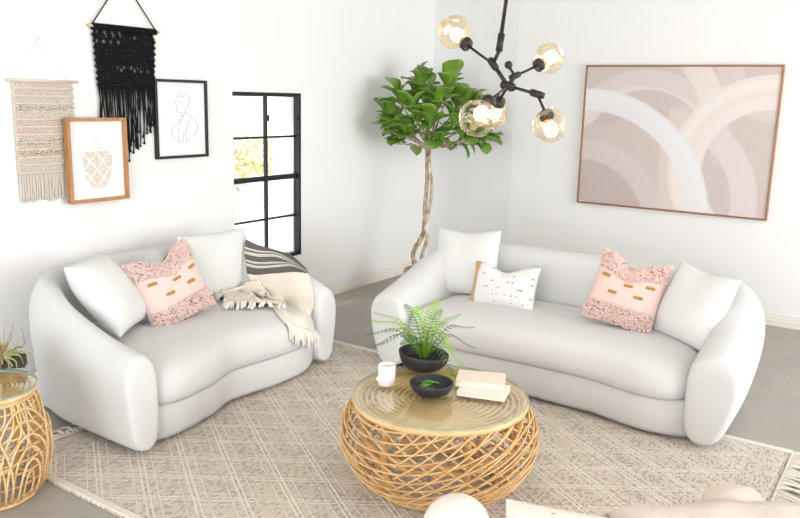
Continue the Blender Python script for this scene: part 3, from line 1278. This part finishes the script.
# small bowl with leaves ------------------------------------------------------
bc = Pz(431, 397, TZ)
bc = bc + Vector((-.016, .026, 0))
bm = bmesh.new()
bowl(bm, .096, .058, 1, 1, .006, .45)
o = obj('bowl', bm, M['pot_black'])
o.location = bc
tag(o, 'small matte black bowl holding green leaves in front of the fern', 'bowl')
for k in range(6):
    bm = bmesh.new()
    L, Wd = rn.uniform(.065, .085), rn.uniform(.016, .022)
    for layer in (0,):
        pts = []
        for i in range(7):
            t = i / 6
            wdt = Wd * math.sin(PI * t) ** .8 + .0008
            pts.append([bm.verts.new((lerp(-L / 2, L / 2, t), q * wdt / 1, .006 * math.sin(PI * t) - abs(q) * .003)) for q in (-1, 0, 1)])
        for A, B in zip(pts, pts[1:]):
            for q in (0, 1):
                bm.faces.new((A[q], A[q + 1], B[q + 1], B[q]))
    o = obj('leaf', bm, M['sprig'])
    o.modifiers.new('thick', 'SOLIDIFY').thickness = .0012
    a = rn.uniform(0, 6.28)
    o.location = bc + Vector((rn.uniform(-.028, .028), rn.uniform(-.028, .028), .036 + k * .004))
    o.rotation_euler = (rn.uniform(-.3, .3), rn.uniform(-.3, .3), a)
    tag(o, 'loose green leaf lying in the small black bowl', 'leaf', 'leaves in the small black bowl')

# candle ----------------------------------------------------------------------
cc = Pz(386, 386, TZ) + Vector((-.01, .018, 0))
can = empty('candle', cc)
tag(can, 'white ceramic cup candle on the left edge of the coffee table', 'candle')
bm = bmesh.new()
lathe(bm, [(.034, 0), (.038, .003), (.039, .03), (.039, .092), (.037, .095), (.035, .092), (.035, .080)], 36, capt=False)
obj('cup', bm, M['candle'], can)
bm = bmesh.new()
lathe(bm, [(.0352, .074), (.0352, .080), (.02, .079)], 30)
obj('wax', bm, M['wax'], can)
bm = bmesh.new()
tube(bm, [(0, 0, .078), (.001, 0, .086), (.002, .001, .092)], .001, 5)
obj('wick', bm, M['black'], can)
bm = bmesh.new()
d = (-CR * .85 - CF * .5).normalized()
tube(bm, [d * .034 + Vector((0, 0, .022)), d * .044 + Vector((0, 0, .022)), d * .047 + Vector((0, 0, .03)), d * .044 + Vector((0, 0, .038)), d * .034 + Vector((0, 0, .038))], .006, 8)
obj('lug', bm, M['candle'], can)


# books -----------------------------------------------------------------------
def book(label, c, rz, w, d, h, mat):
    root = empty('book', c, rz)
    tag(root, label, 'book')
    bm = bmesh.new()
    box(bm, (-w / 2, -d / 2, 0), (w / 2, d / 2, .003), .001)
    box(bm, (-w / 2, -d / 2, h - .003), (w / 2, d / 2, h), .001)
    box(bm, (-w / 2, -d / 2, .003), (-w / 2 + .003, d / 2, h - .003))
    obj('cover', bm, mat, root, shade=False)
    bm = bmesh.new()
    box(bm, (-w / 2 + .003, -d / 2 + .003, .003), (w / 2 - .004, d / 2 - .003, h - .003))
    obj('pages', bm, M['pages'], root, shade=False)


b1 = Pz(484, 393, TZ)
book('cream hardback book, the lower of two stacked on the coffee table', (b1.x, b1.y, TZ), R(16), .21, .15, .024, M['cream_book'])
b2 = Pz(481, 380, TZ + .036)
book('blush hardback book, the upper of two stacked on the coffee table', (b2.x, b2.y, TZ + .0242), R(24), .215, .155, .026, M['blush_book'])

# ------------------------------------------------------------------ side table
ST = Vector((-3.140, 1.612, 0))
SH = .50
st = empty('side_table', (ST.x, ST.y, 0))
tag(st, 'rattan barrel side table with round glass top beside the loveseat arm', 'table')


def srad(z):
    t = z / .47
    return .178 + .06 * math.sin(PI * min(1, max(0, t)) ** .9) + .002 * t


bm = bmesh.new()
ring(bm, .170, .012, .011, ST, 48)
ring(bm, .176, .032, .008, ST, 48)
wobj('base_ring', bm, M['rattan_pale'], st)
bm = bmesh.new()
ring(bm, .188, .468, .013, ST, 48)
ring(bm, .182, .447, .009, ST, 48)
wobj('top_ring', bm, M['rattan_pale'], st)
for k in range(5):
    a = 2 * PI * (k + .62) / 5
    bm = bmesh.new()
    tube(bm, [(ST.x + r * math.cos(a), ST.y + r * math.sin(a), z) for r, z in ((.168, .02), (.190, .14), (.198, .24), (.190, .34), (.168, .46))], .012, 8)
    wobj('post', bm, M['rattan'], st)
bm = bmesh.new()
NA = 6
for g_ in range(NA):
    a0 = 2 * PI * g_ / NA + .2
    for k in range(6):
        hw_ = (2 * PI / NA) * (.10 + .115 * k)
        top = .16 + .052 * k
        pts = []
        for i in range(25):
            q = PI * i / 24
            a = a0 + hw_ * math.cos(q)
            z = .03 + (top - .03) * math.sin(q) ** .75
            r = srad(z) + .004 * (1 if k % 2 else -1)
            pts.append((ST.x + r * math.cos(a), ST.y + r * math.sin(a), z))
        tube(bm, pts, .0048, 6)
    for k in range(4):
        hw_ = (2 * PI / NA) * (.20 + .14 * k)
        low = .36 - .055 * k
        pts = []
        for i in range(25):
            q = PI * i / 24
            a = a0 + PI / NA + hw_ * math.cos(q)
            z = .462 - (.462 - low) * math.sin(q) ** .8
            r = srad(z) - .008
            pts.append((ST.x + r * math.cos(a), ST.y + r * math.sin(a), z))
        tube(bm, pts, .0046, 6)
wobj('rattan_weave', bm, M['rattan_pale'], st)
bm = bmesh.new()
for z in (.10, .16, .21, .26, .31, .36, .41):
    ring(bm, srad(z) - .013, z, .0045, ST, 40, 5)
wobj('cross_ties', bm, M['rattan_pale'], st)
bm = bmesh.new()
r = .03
while r < .18:
    ring(bm, r, .472, .0085, ST, 40, 6)
    r += .019
for k in range(4):
    a = PI * k / 4
    tube(bm, [(ST.x - .182 * math.cos(a), ST.y - .182 * math.sin(a), .458), (ST.x + .182 * math.cos(a), ST.y + .182 * math.sin(a), .458)], .007, 6)
wobj('coiled_top', bm, M['rattan'], st)
bm = bmesh.new()
lathe(bm, [(.198, 0), (.2, .003), (.2, .006), (.198, .009)], 56, (ST.x, ST.y, .483))
wobj('glass_top', bm, M['table_glass'], st, shade=False)
bm = bmesh.new()
ring(bm, .2003, .4875, .0034, ST, 64, 6)
wobj('glass_rim', bm, M['glass_edge'], st)
SZ = .4922

# dark log block with air plant
lc = Pz(8, 368, SZ)
log = empty('driftwood_block', (lc.x - .02, lc.y + .0, SZ), R(48))
tag(log, 'dark weathered wood block on the glass of the side table', 'wood block')
bm = bmesh.new()
box(bm, (-.12, -.03, 0), (.085, .03, .052), .006)
bmesh.ops.subdivide_edges(bm, edges=bm.edges, cuts=3, use_grid_fill=True)
for v in bm.verts:
    v.co += Vector((noise.noise(v.co * 30), noise.noise(v.co * 30 + Vector((5, 0, 0))), noise.noise(v.co * 30 + Vector((0, 7, 0))) if v.co.z > .01 else 0)) * .004
obj('block', bm, M['log'], log, shade=False)
ap = empty('air_plant', (lc.x - .005, lc.y - .02, SZ + .055))
tag(ap, 'air plant with curling green and reddish leaves on the dark wood block', 'plant')
apw = (Vector(ap.location) - CAM).dot(CF)
for k, (tx, ty, mx_, my_, red) in enumerate(((22, 327, 24, 345, 1), (33, 345, 32, 352, 0), (14, 322, 10, 340, 1), (4, 324, 4, 342, 0), (-8, 330, -2, 345, 1), (17, 374, 16, 362, 0), (6, 380, 12, 366, 0), (-2, 378, 2, 364, 0), (-12, 345, -4, 350, 0), (10, 333, 6, 344, 1), (28, 333, 22, 350, 0), (24, 366, 20, 356, 0), (11, 378, 8, 362, 0), (1, 372, 0, 360, 1), (19, 336, 14, 348, 0), (-4, 322, 0, 340, 0))):
    b0 = Vector(ap.location)
    m_ = Pw(mx_, my_, apw - .02 - .012 * (k % 3))
    t_ = Pw(tx, ty, apw - .05 + .03 * (k % 4))
    if t_.z < SZ + .004: t_.z = SZ + .004
    pts = catmull([b0, b0.lerp(m_, .6) + Vector((0, 0, .008)), m_, t_], 16)
    bm = bmesh.new()
    tube(bm, pts, [lerp(.009, .0008, (i / 16) ** .8) for i in range(17)], 6)
    wobj('leaf', bm, M['airplant_red'] if red else M['airplant'], ap)

# ------------------------------------------------------------------ tree
tb = Vector((-3.50, 5.56, 0))
tree = empty('fiddle_leaf_fig', tb)
tag(tree, 'tall fiddle leaf fig tree with bare mottled trunk standing behind the long sofa', 'tree')
tw = (tb - CAM).dot(CF)
bm = bmesh.new()
lathe(bm, [(.13, 0.001), (.15, .02), (.165, .16), (.155, .27), (.145, .275), (.14, .24)], 32, tb, capt=False)
wobj('basket', bm, M['basket'], tree)
bm = bmesh.new()
lathe(bm, [(.146, .20), (.146, .23), (.05, .24)], 28, tb)
wobj('soil', bm, M['soil'], tree)
tb2 = tb + Vector((0, 0, .23))
T1 = catmull([tb2 + CR * -.02, Pw(413, 258, tw), Pw(415, 248, tw), Pw(420, 240, tw), Pw(424, 228, tw), Pw(425, 205, tw), Pw(427, 180, tw), Pw(427, 158, tw), Pw(428, 140, tw)], 60)
T2 = catmull([tb2 + CR * .03 - CF * .03, Pw(422, 258, tw - .03), Pw(427, 240, tw - .04), Pw(425, 228, tw - .03), Pw(430, 205, tw - .03), Pw(432, 185, tw - .03), Pw(429, 165, tw - .03), Pw(431, 140, tw - .02)], 60)
bm = bmesh.new()
for P_, r0 in ((T1, .022), (T2, .019)):
    tube(bm, P_, [r0 * (1 - .25 * i / 60) * (1 + .22 * noise.noise(P_[i] * 14)) for i in range(61)], 9)
wobj('trunk', bm, M['bark'], tree)
# branches end in whorls of leaves
ends = [(397, 92, .0), (387, 112, .1), (420, 76, .05), (452, 78, -.1), (440, 95, -.25), (472, 100, .1), (487, 112, .0), (470, 135, -.1), (405, 130, -.15), (395, 138, .1), (430, 118, -.3), (455, 120, -.25),
        (412, 108, -.25), (478, 135, .1), (440, 138, -.15), (415, 95, .25), (460, 98, .25), (490, 138, .12), (428, 100, .1), (388, 125, -.1)]
bm = bmesh.new()
lf = bmesh.new()
rn = random.Random(21)


def fig_leaf(bm, p, d, up, L, Wd):
    d = d.normalized()
    s = d.cross(up)
    if s.length < .05: s = d.orthogonal()
    s.normalize()
    n_ = s.cross(d).normalized()
    if n_.z < 0: n_ = -n_
    rows_ = []
    N_ = 12
    for i in range(N_ + 1):
        t = i / N_
        # fiddle outline: narrow waist, broad rounded end
        wd = Wd * (.55 * math.sin(PI * min(1, t * 1.6)) * (1 if t < .6 else 0) * .5 + smooth(.1, .72, t) * math.sqrt(max(0, 1 - max(0, (t - .66) / .34) ** 2.2)))
        wd = max(wd, Wd * .05)
        c = p + d * L * t + n_ * (.12 * L * math.sin(PI * t) - .10 * L * t * t)
        wav = .06 * L * math.sin(t * 11)
        rows_.append([bm.verts.new(c + s * wd * q + n_ * (abs(q) ** 1.3 * .32 * wd + (wav if abs(q) == 1 else 0) * (1 if q > 0 else -1) * .5)) for q in (-1, -.5, 0, .5, 1)])
    for A, B in zip(rows_, rows_[1:]):
        for q in range(4):
            bm.faces.new((A[q], A[q + 1], B[q + 1], B[q]))


crown_c = Pw(434, 118, tw)
top0 = Pw(429, 142, tw - .01)
for ex, ey, dw in ends:
    e = Pw(ex, ey + 6, tw + dw)
    br = catmull([top0 + Vector((0, 0, -.06)), top0.lerp(e, .45) + Vector((0, 0, -.02)), e], 12)
    tube(bm, br, [lerp(.011, .004, i / 12) for i in range(13)], 6)
    out = (e - top0).normalized()
    nl = 7
    a0 = rn.uniform(0, 6.28)
    for k in range(nl):
        a = a0 + k * 2.4
        el = lerp(-.25, 1.15, k / nl) + rn.uniform(-.15, .15)
        d = Vector((math.cos(a) * math.cos(el), math.sin(a) * math.cos(el), math.sin(el))) + out * .7 + Vector((0, 0, .1))
        L = rn.uniform(.15, .25)
        p0 = br[-1] - out * .03 * (nl - k) * .6
        fig_leaf(lf, p0, d, Vector((0, 0, 1)), L, L * rn.uniform(.32, .42))
for tx, ty in ((420, 66), (428, 72), (390, 132), (382, 128), (468, 155), (474, 150), (500, 118), (482, 148), (452, 68), (460, 74)):
    e = Pw(tx, ty, tw + rn.uniform(-.1, .1))
    d = (e - crown_c)
    fig_leaf(lf, e - d.normalized() * .17, d, Vector((0, 0, 1)), .19, .06)
wobj('branch', bm, M['bark'], tree)
o = wobj('foliage', lf, M['leaf'], tree)
o.modifiers.new('thick', 'SOLIDIFY').thickness = .0015

# ------------------------------------------------------------------ chandelier
W0 = 3.27
hub = Pw(509, 86, W0)
ch = empty('chandelier', hub)
tag(ch, 'black branching chandelier with five lit amber glass globes hanging above the coffee table', 'chandelier')
bm = bmesh.new()
col_b = Pw(499, 51, W0 - .02)
col_t = Pw(501.5, 34, W0 - .02)
dirr = (Pw(507, 0, W0) - Pw(500.5, 46, W0)).normalized()
topp = col_b + dirr * ((H - col_b.z) / dirr.z)
tube(bm, [col_b, topp], .0085, 10)
tube(bm, [col_b, col_b + (col_t - col_b)], .0145, 12)
wobj('stem', bm, M['black'], ch)
bm = bmesh.new()
lathe(bm, [(.02, -.05), (.06, -.03), (.065, 0)], 28, (topp.x, topp.y, H))
wobj('ceiling_canopy', bm, M['black'], ch)


def cyl(bm, a, b, r, n=12):
    tube(bm, [a, b], r, n)


j1 = Pw(493, 64, W0 + .02)      # knuckle by the stem
hubp = Pw(508, 86, W0)
jt = Pw(515, 76, W0 + .03)
jr = Pw(537, 94, W0 - .06)
s1, s2, s3 = Pw(467, 45, W0 + .10), Pw(538, 65.5, W0 + .08), Pw(546, 114, W0 - .12)
s4, s5 = Pw(489, 101, W0 - .22), Pw(499, 101, W0 + .10)
bm = bmesh.new()
cyl(bm, col_b, j1, .008)
cyl(bm, j1, hubp, .009)
cyl(bm, hubp, jt, .009)
cyl(bm, jt, Pw(508.5, 66, W0 + .03), .006)
cyl(bm, hubp, jr, .0065)
sphere(bm, Pw(508.5, 65, W0 + .03), .017)
wobj('centre_branch', bm, M['black'], ch)
for p, d, r, L in ((j1, hubp - j1, .018, .028), (hubp, jr - hubp, .022, .03), (jt, s2 - jt, .016, .026), (jr, hubp - jr, .018, .03)):
    bm = bmesh.new()
    d = d.normalized()
    tube(bm, [p - d * L, p - d * L * .7, p + d * L * .7, p + d * L], [r * .68, r * .85, r * .85, r * .68], 12)
    wobj('knuckle', bm, M['black'], ch)
arms = []
for a_, b_ in ((j1, s1), (jt, s2), (jr, s3), (hubp, s4), (hubp, s5)):
    bm = bmesh.new()
    cyl(bm, a_, b_, .0056)
    arms.append(wobj('arm', bm, M['black'], ch))
globes = [(s1, Pw(455, 33, W0 + .14), .074), (s2, Pw(548, 59, W0 + .10), .066), (s3, Pw(549, 124, W0 - .14), .072), (s4, Pw(478.5, 117, W0 - .27), .074), (s5, Pw(492, 113, W0 + .17), .070)]
for gi, (s, c, r) in enumerate(globes):
    ax = (c - s).normalized()
    q = ax.to_track_quat('Z', 'Y').to_matrix()
    cap = bmesh.new()
    tube(cap, [s - ax * .012, s - ax * .006, s + ax * .016, s + ax * .02], [.016, .028, .030, .027], 18)
    obj('socket_cap', cap, M['black'], arms[gi])
    bs = bmesh.new()
    tube(bs, [s + ax * .018, s + ax * .045], .014, 14)
    o = obj('bulb_holder', bs, M['brass'], arms[gi])
    o['label'] = 'copper bulb holder'
    bb = bmesh.new()
    bc_ = s + ax * .075
    for i in range(1):
        m = q.to_4x4()
        sphere(bb, bc_, .027, 16, 12, (1, 1, 1.25), m)
    o = obj('bulb', bb, M['bulb'], arms[gi])
    o['label'] = 'glowing white bulb'
    gb_ = bmesh.new()
    sphere(gb_, (0, 0, 0), 1, 28, 20)
    for v in gb_.verts:
        d = v.co.normalized()
        k = 1 + .10 * noise.noise(d * 1.6 + Vector((gi * 3.1, 0, 0))) + .035 * noise.noise(d * 4 + Vector((gi, 5, 0)))
        zz = d.z
        # narrower at the neck
        k *= 1 - .16 * smooth(.2, -1, zz)
        v.co = c + q @ (Vector((d.x * .98, d.y * .98, d.z * 1.06)) * r * k)
    o = obj('globe', gb_, M['amber'], arms[gi])
    o['label'] = 'irregular amber glass globe'
    ld = bpy.data.lights.new('bulb_light', 'POINT')
    ld.energy = 2.2
    ld.color = (1, .8, .55)
    ld.shadow_soft_size = .03
    lo = bpy.data.objects.new('bulb_light', ld)
    COL.objects.link(lo)
    lo.location = bc_ + ax * .04
    lo.parent = ch
    lo.matrix_parent_inverse = Matrix.Translation(hub).inverted()


# ------------------------------------------------------------------ wall art
def art_frame(name, label, cat, c, axis, w, h, fw, fd, mat_f, bevel=.002):
    """axis 'y': hangs on the right wall facing -y; 'x': on the left wall facing +x. local x = viewer's right, z = up, -y = out"""
    root = empty(name, c, 0 if axis == 'y' else PI / 2)
    tag(root, label, cat)
    bm = bmesh.new()
    box(bm, (-w / 2, -fd, h / 2 - fw), (w / 2, 0, h / 2), bevel)
    box(bm, (-w / 2, -fd, -h / 2), (w / 2, 0, -h / 2 + fw), bevel)
    box(bm, (-w / 2, -fd, -h / 2 + fw), (-w / 2 + fw, 0, h / 2 - fw), bevel)
    box(bm, (w / 2 - fw, -fd, -h / 2 + fw), (w / 2, 0, h / 2 - fw), bevel)
    obj('frame', bm, mat_f, root, shade=False)
    return root


p_ = art_frame('framed_painting', 'large blush abstract arch painting in a thin copper frame above the long sofa', 'painting', (-1.806, RY - .002, 1.418), 'y', 1.552, 1.182, .012, .042,
               noisy('copper_frame', (.30, .13, .06), (.42, .20, .10), 20, .4, metal=.3))
bm = bmesh.new()
box(bm, (-.762, -.032, -.577), (.762, -.008, .577))
obj('canvas', bm, M['painting'], p_, shade=False)

FXW = LX + .002
# black frame with line drawing
p_ = art_frame('framed_drawing', 'black framed line drawing of a seated figure, right of the black macrame', 'picture', (FXW, 3.596, 1.523), 'x', .438, .512, .018, .03, M['frame_black'])
bm = bmesh.new()
box(bm, (-.203, -.014, -.24), (.203, -.004, .24))
obj('paper', bm, M['paper'], p_, shade=False)
bm = bmesh.new()


def zpt(x, y):      # zoom units of the drawing (85 to 140 across the black frame) to local
    return Vector(((x - 468) / 108 * .355, -.0150, -(y - 308) / 170 * .45))


strokes = [[(462, 250), (470, 244), (480, 245), (488, 252), (490, 262), (487, 270)], [(462, 250), (456, 260), (454, 272), (457, 280), (455, 286), (460, 292), (470, 291)],
           [(487, 270), (484, 280), (478, 286), (480, 296)], [(470, 291), (466, 305), (458, 318), (445, 328), (442, 345), (450, 355)],
           [(480, 296), (492, 304), (505, 312), (510, 326), (504, 342), (492, 356), (480, 366)], [(462, 366), (458, 345), (462, 322), (472, 304), (476, 292)],
           [(480, 366), (478, 345), (482, 325), (488, 310)], [(462, 262), (468, 268), (474, 266)], [(450, 355), (462, 366), (470, 364), (472, 345)], [(466, 256), (472, 252), (482, 258)]]
for s in strokes:
    tube(bm, catmull([zpt(*q) for q in s], 24), .0011, 5)
obj('line_drawing', bm, M['ink'], p_)
# oak frame
p_ = art_frame('framed_macrame_print', 'oak framed small print of a macrame hanging, below the black macrame', 'picture', (FXW + .034, 2.915, 1.290), 'x', .405, .497, .02, .04, M['oak'])
bm = bmesh.new()
box(bm, (-.187, -.016, -.233), (.187, -.004, .233))
obj('mat_board', bm, M['paper'], p_, shade=False)
bm = bmesh.new()
# a little shield-shaped weaving under a cord
NW = 16
for i in range(NW):
    for j in range(NW):
        x, z = -.094 + .188 * i / (NW - 1), .045 - .215 * j / (NW - 1)
        lim = .088 + .008 * math.sin(max(0, .045 - z) * 30) if z > -.04 else .096 * math.sqrt(max(0, 1 - ((-.04 - z) / .135) ** 2))
        if abs(x) < lim and (i + j) % 7 and (i - j) % 7:
            ico(bm, (x, -.018, z), .0074, 1, (1, .4, .95))
tube(bm, [(-.082, -.018, .047), (.082, -.018, .047)], .003, 6)
tube(bm, [(-.05, -.018, .047), (0, -.018, .135), (.03, -.018, .047)], .0012, 5)
obj('woven_print', bm, noisy('tan_print', (.76, .66, .54), (.84, .76, .66), 40, .9), p_)


def hanging(name, label, c, w, mat_rod, rod_r, cordpts, cord_mat, cord_r, out):
    root = empty(name, c, PI / 2)
    tag(root, label, 'wall hanging')
    bm = bmesh.new()
    tube(bm, [(-out, -.02, 0), (out, -.02, 0)], rod_r, 10)
    obj('rod', bm, mat_rod, root)
    bm = bmesh.new()
    a, apex, b = cordpts
    tube(bm, [a, apex], cord_r, 6)
    tube(bm, [apex, b], cord_r, 6)
    obj('cord', bm, cord_mat, root)
    return root


# black macrame
bl_ = Px(90, 25.5, LX)
br_ = Px(158, 32.5, LX)
cy, cz = (bl_.y + br_.y) / 2, (bl_.z + br_.z) / 2
apex = Px(124, -22, LX)
bmh = hanging('black_macrame', 'black knotted macrame wall hanging with long fringe on a wooden rod', (FXW, cy - .02, cz), .49, M['dowel'], .009,
              [(-.235, -.02, 0), (apex.y - cy, -.006, apex.z - cz), (.235, -.02, 0)], M['black_yarn'], .004, .252)
rn = random.Random(31)
bm = bmesh.new()
ph = .335
for j in range(19):
    for i in range(26):
        x = -.222 + .444 * (i + .5 * (j % 2)) / 25.5
        if x > .224: continue
        z = -.012 - ph * j / 18.5
        if j in (1, 2, 4, 12, 13) and (i + 2 * j) % 3 == 0 and rn.random() < .5:
            continue
        x *= 1 - .09 * j / 18
        ico(bm, (x + rn.uniform(-.002, .002), -.014 - rn.uniform(0, .004), z), .0125, 1, (1, .55, .95), Matrix.Rotation((i + j) % 2 and .7 or -.7, 3, 'Y'))
# loops over the rod
for i in range(40):
    x = -.225 + .45 * i / 39
    tube(bm, [(x, -.034, -.02), (x, -.034, .004), (x, -.02, .014), (x, -.008, .002), (x, -.008, -.02)], .005, 5)
o = obj('knotted_panel', bm, M['black_yarn'], bmh)
bm = bmesh.new()
for i in range(44):
    x = -.202 + .404 * i / 43
    L = .46 - .22 * abs(x + .04) / .25 + rn.uniform(-.05, .03)
    x1 = min(.195, x + rn.uniform(-.025, .025))
    p = [(x, -.014, -.012 - ph), (x + rn.uniform(-.008, .008), -.016, -ph - L * .35), (lerp(x, x1, .7), -.012 - rn.uniform(0, .012), -ph - L * .7), (x1, -.012, -ph - L)]
    tube(bm, catmull(p, 10), .0042, 5)
    ico(bm, p[-1], .0085, 1, (1, .8, 1.3))
obj('fringe', bm, M['black_yarn'], bmh)

# cream macrame
bl_ = Px(7, 79, LX)
br_ = Px(78, 83, LX)
cy, cz = (bl_.y + br_.y) / 2, (bl_.z + br_.z) / 2
apex = Px(40, 37, LX)
cmh = hanging('cream_macrame', 'cream and blush woven wall hanging with sequin rows and fringe', (FXW, cy - .014, cz), .38, noisy('bleached_wood', (.70, .55, .45), (.78, .64, .54), 20, .6), .008,
              [(-.165, -.02, .004), (apex.y - cy, -.006, apex.z - cz), (.15, -.02, .004)], M['white_yarn'], .0016, .213)
bm = bmesh.new()
bmb, bmb2 = bmesh.new(), bmesh.new()
seq = bmesh.new()
ph, wd = .515, .365
# plain cloth behind, knots in rows over it
box(bm, (-wd / 2, -.012, -ph), (wd / 2, -.004, .0), .002)
for j in range(36):
    z = -.012 - ph * j / 36.5
    band = j / 36
    if j % 3 == 2 and not (.28 < band < .34):
        tube(bm, [(lerp(-wd / 2, wd / 2, k / 12), -.016, z + .002 * math.sin(k * 2.1 + j)) for k in range(13)], .0055, 6)
        continue
    tgt = bmb if .40 < band < .55 else bmb2 if .66 < band < .82 else bm
    for i in range(24):
        x = -wd / 2 + wd * (i + .5 + .25 * (j % 2)) / 24.5
        ico(tgt, (x, -.014, z), .0085, 1, (.95, .6, .75), Matrix.Rotation(.6 * (-1) ** (i + j), 3, 'Y'))
for zc, cnt in ((-.145, 30), (-.335, 22), (-.395, 26)):
    for i in range(cnt):
        x = lerp(-wd / 2 + .01, wd / 2 - .01, i / (cnt - 1))
        ico(seq, (x + rn.uniform(-.004, .004), -.023, zc + rn.uniform(-.012, .012)), rn.uniform(.005, .009), 1, (1, .4, 1))
obj('woven_panel', bm, M['cream_yarn'], cmh)
for b_ in (bmb, bmb2):
    o = obj('blush_band', b_, M['blush_yarn'], cmh)
    o['label'] = 'blush knotted band'
o = obj('sequin_row', seq, M['sequin'], cmh)
o['label'] = 'shiny sequin rows'
bm = bmesh.new()
for i in range(52):
    x = lerp(-wd / 2 + .004, wd / 2 - .004, i / 51)
    L = .15 + rn.uniform(-.02, .015)
    tube(bm, catmull([(x, -.010, -ph + .01), (x + rn.uniform(-.003, .003), -.013, -ph - L * .5), (x + rn.uniform(-.006, .006), -.009, -ph - L)], 6), .0031, 5)
obj('fringe', bm, M['cream_yarn'], cmh)

# ------------------------------------------------------------------ near bench with cushions
BF = Vector((-.62, .785, 0)).normalized()
BR = Vector((BF.y, -BF.x, 0))
bcn = BF * 1.80 + BR * .75
ang = math.atan2(BR.y, BR.x)
bench = empty('upholstered_bench', (bcn.x, bcn.y, 0), ang)
tag(bench, 'low beige upholstered bench carrying the cushions at the bottom edge of the photo', 'bench')
BH = .42
obj('seat', slab(-.78, .78, .30, lambda x: -.36, [(.06, .10), (.01, .11), (0, .15), (0, BH - .07), (.02, BH - .03), (.06, BH - .006), (.12, BH)]), M['beige_plush'], bench)
for fx in (-.66, .66):
    for fy in (-.26, .20):
        bm = bmesh.new()
        lathe(bm, [(.018, .001), (.026, .11)], 14, (fx, fy, 0.013))
        obj('leg', bm, M['dark_feet'], bench)


# cushions lying on the bench
rb = .097
bcen = Pz(457, 528.5, BH + rb)
bm = bmesh.new()
sphere(bm, (0, 0, 0), rb, 32, 22)
for v in bm.verts:
    v.co *= 1 + .03 * noise.noise(v.co * 14)
o = obj('ball_cushion', bm, M['ball_white'])
o.location = bcen
tag(o, 'round off-white ball cushion at the bottom edge in front of the coffee table', 'cushion')

tl = Pz(503, 495, .60)
w_, h_, ln, rl = .46, .40, R(52), R(8)
rot = (Matrix.Rotation(ang - .10, 3, 'Z') @ Matrix.Rotation(-ln, 3, 'X') @ Matrix.Rotation(rl, 3, 'Y'))
o = obj('throw_pillow', pillow_bm(w_, h_, .13, .0, 22, 8), M['spotted'], sub=1)
o.matrix_world = Matrix.Translation(tl - rot @ Vector((-w_ / 2, 0, h_ / 2))) @ rot.to_4x4()
tag(o, 'off-white pillow with ochre spots at the bottom edge, beside the ball cushion', 'pillow')

bm = bmesh.new()
sphere(bm, (0, 0, 0), 1, 32, 20)
for v in bm.verts:
    v.co = Vector((v.co.x * .105, v.co.y * .10, v.co.z * .085)) * (1 + .05 * noise.noise(v.co * 2))
o = obj('bolster_cushion', bm, M['blush_plush'])
o.matrix_world = Matrix.Translation(Pz(738, 489, BH + .165) + Vector((0, 0, -.082))) @ Matrix.Rotation(ang, 4, 'Z')
tag(o, 'small blush cushion peeking over the plush throw at the bottom edge', 'cushion')

ridge = [Pz(x, y, z) for x, y, z in ((612, 519, .55), (645, 511, .57), (676, 506, .585), (704, 505, .585), (742, 506, .58), (775, 503, .585), (806, 501, .59), (850, 503, .58))]
secs = [(.10, .435), (.085, .50), (.045, .565), (0, None), (-.07, -.012), (-.15, -.035), (-.24, -.06), (-.33, -.10), (-.37, .435)]
NK = 60
rl_ = catmull(ridge, NK)
ln_rows = []
for dy, z in secs:
    row = []
    for p in rl_:
        q = p + BF * dy
        if z is None: pass
        elif z > 0: q.z = min(z, p.z - .005) if z > .45 else z
        else: q.z = p.z + z
        row.append(q)
    ln_rows.append(row)
bm = bmesh.new()
vg = []
for k in range(NK + 1):
    c = catmull([r[k] for r in ln_rows], 36)
    vg.append([bm.verts.new(p + Vector((0, 0, 1)) * .014 * noise.noise(p * 9 + Vector((3, 1, 0))) * (1 if p.z > .46 else 0)) for p in c])
for i in range(NK):
    for j in range(36):
        bm.faces.new((vg[i][j], vg[i + 1][j], vg[i + 1][j + 1], vg[i][j + 1]))
o = obj('plush_throw', bm, M['beige_plush'])
o.modifiers.new('thick', 'SOLIDIFY').thickness = .012
tag(o, 'rumpled beige plush throw in the bottom right corner of the photo', 'blanket')
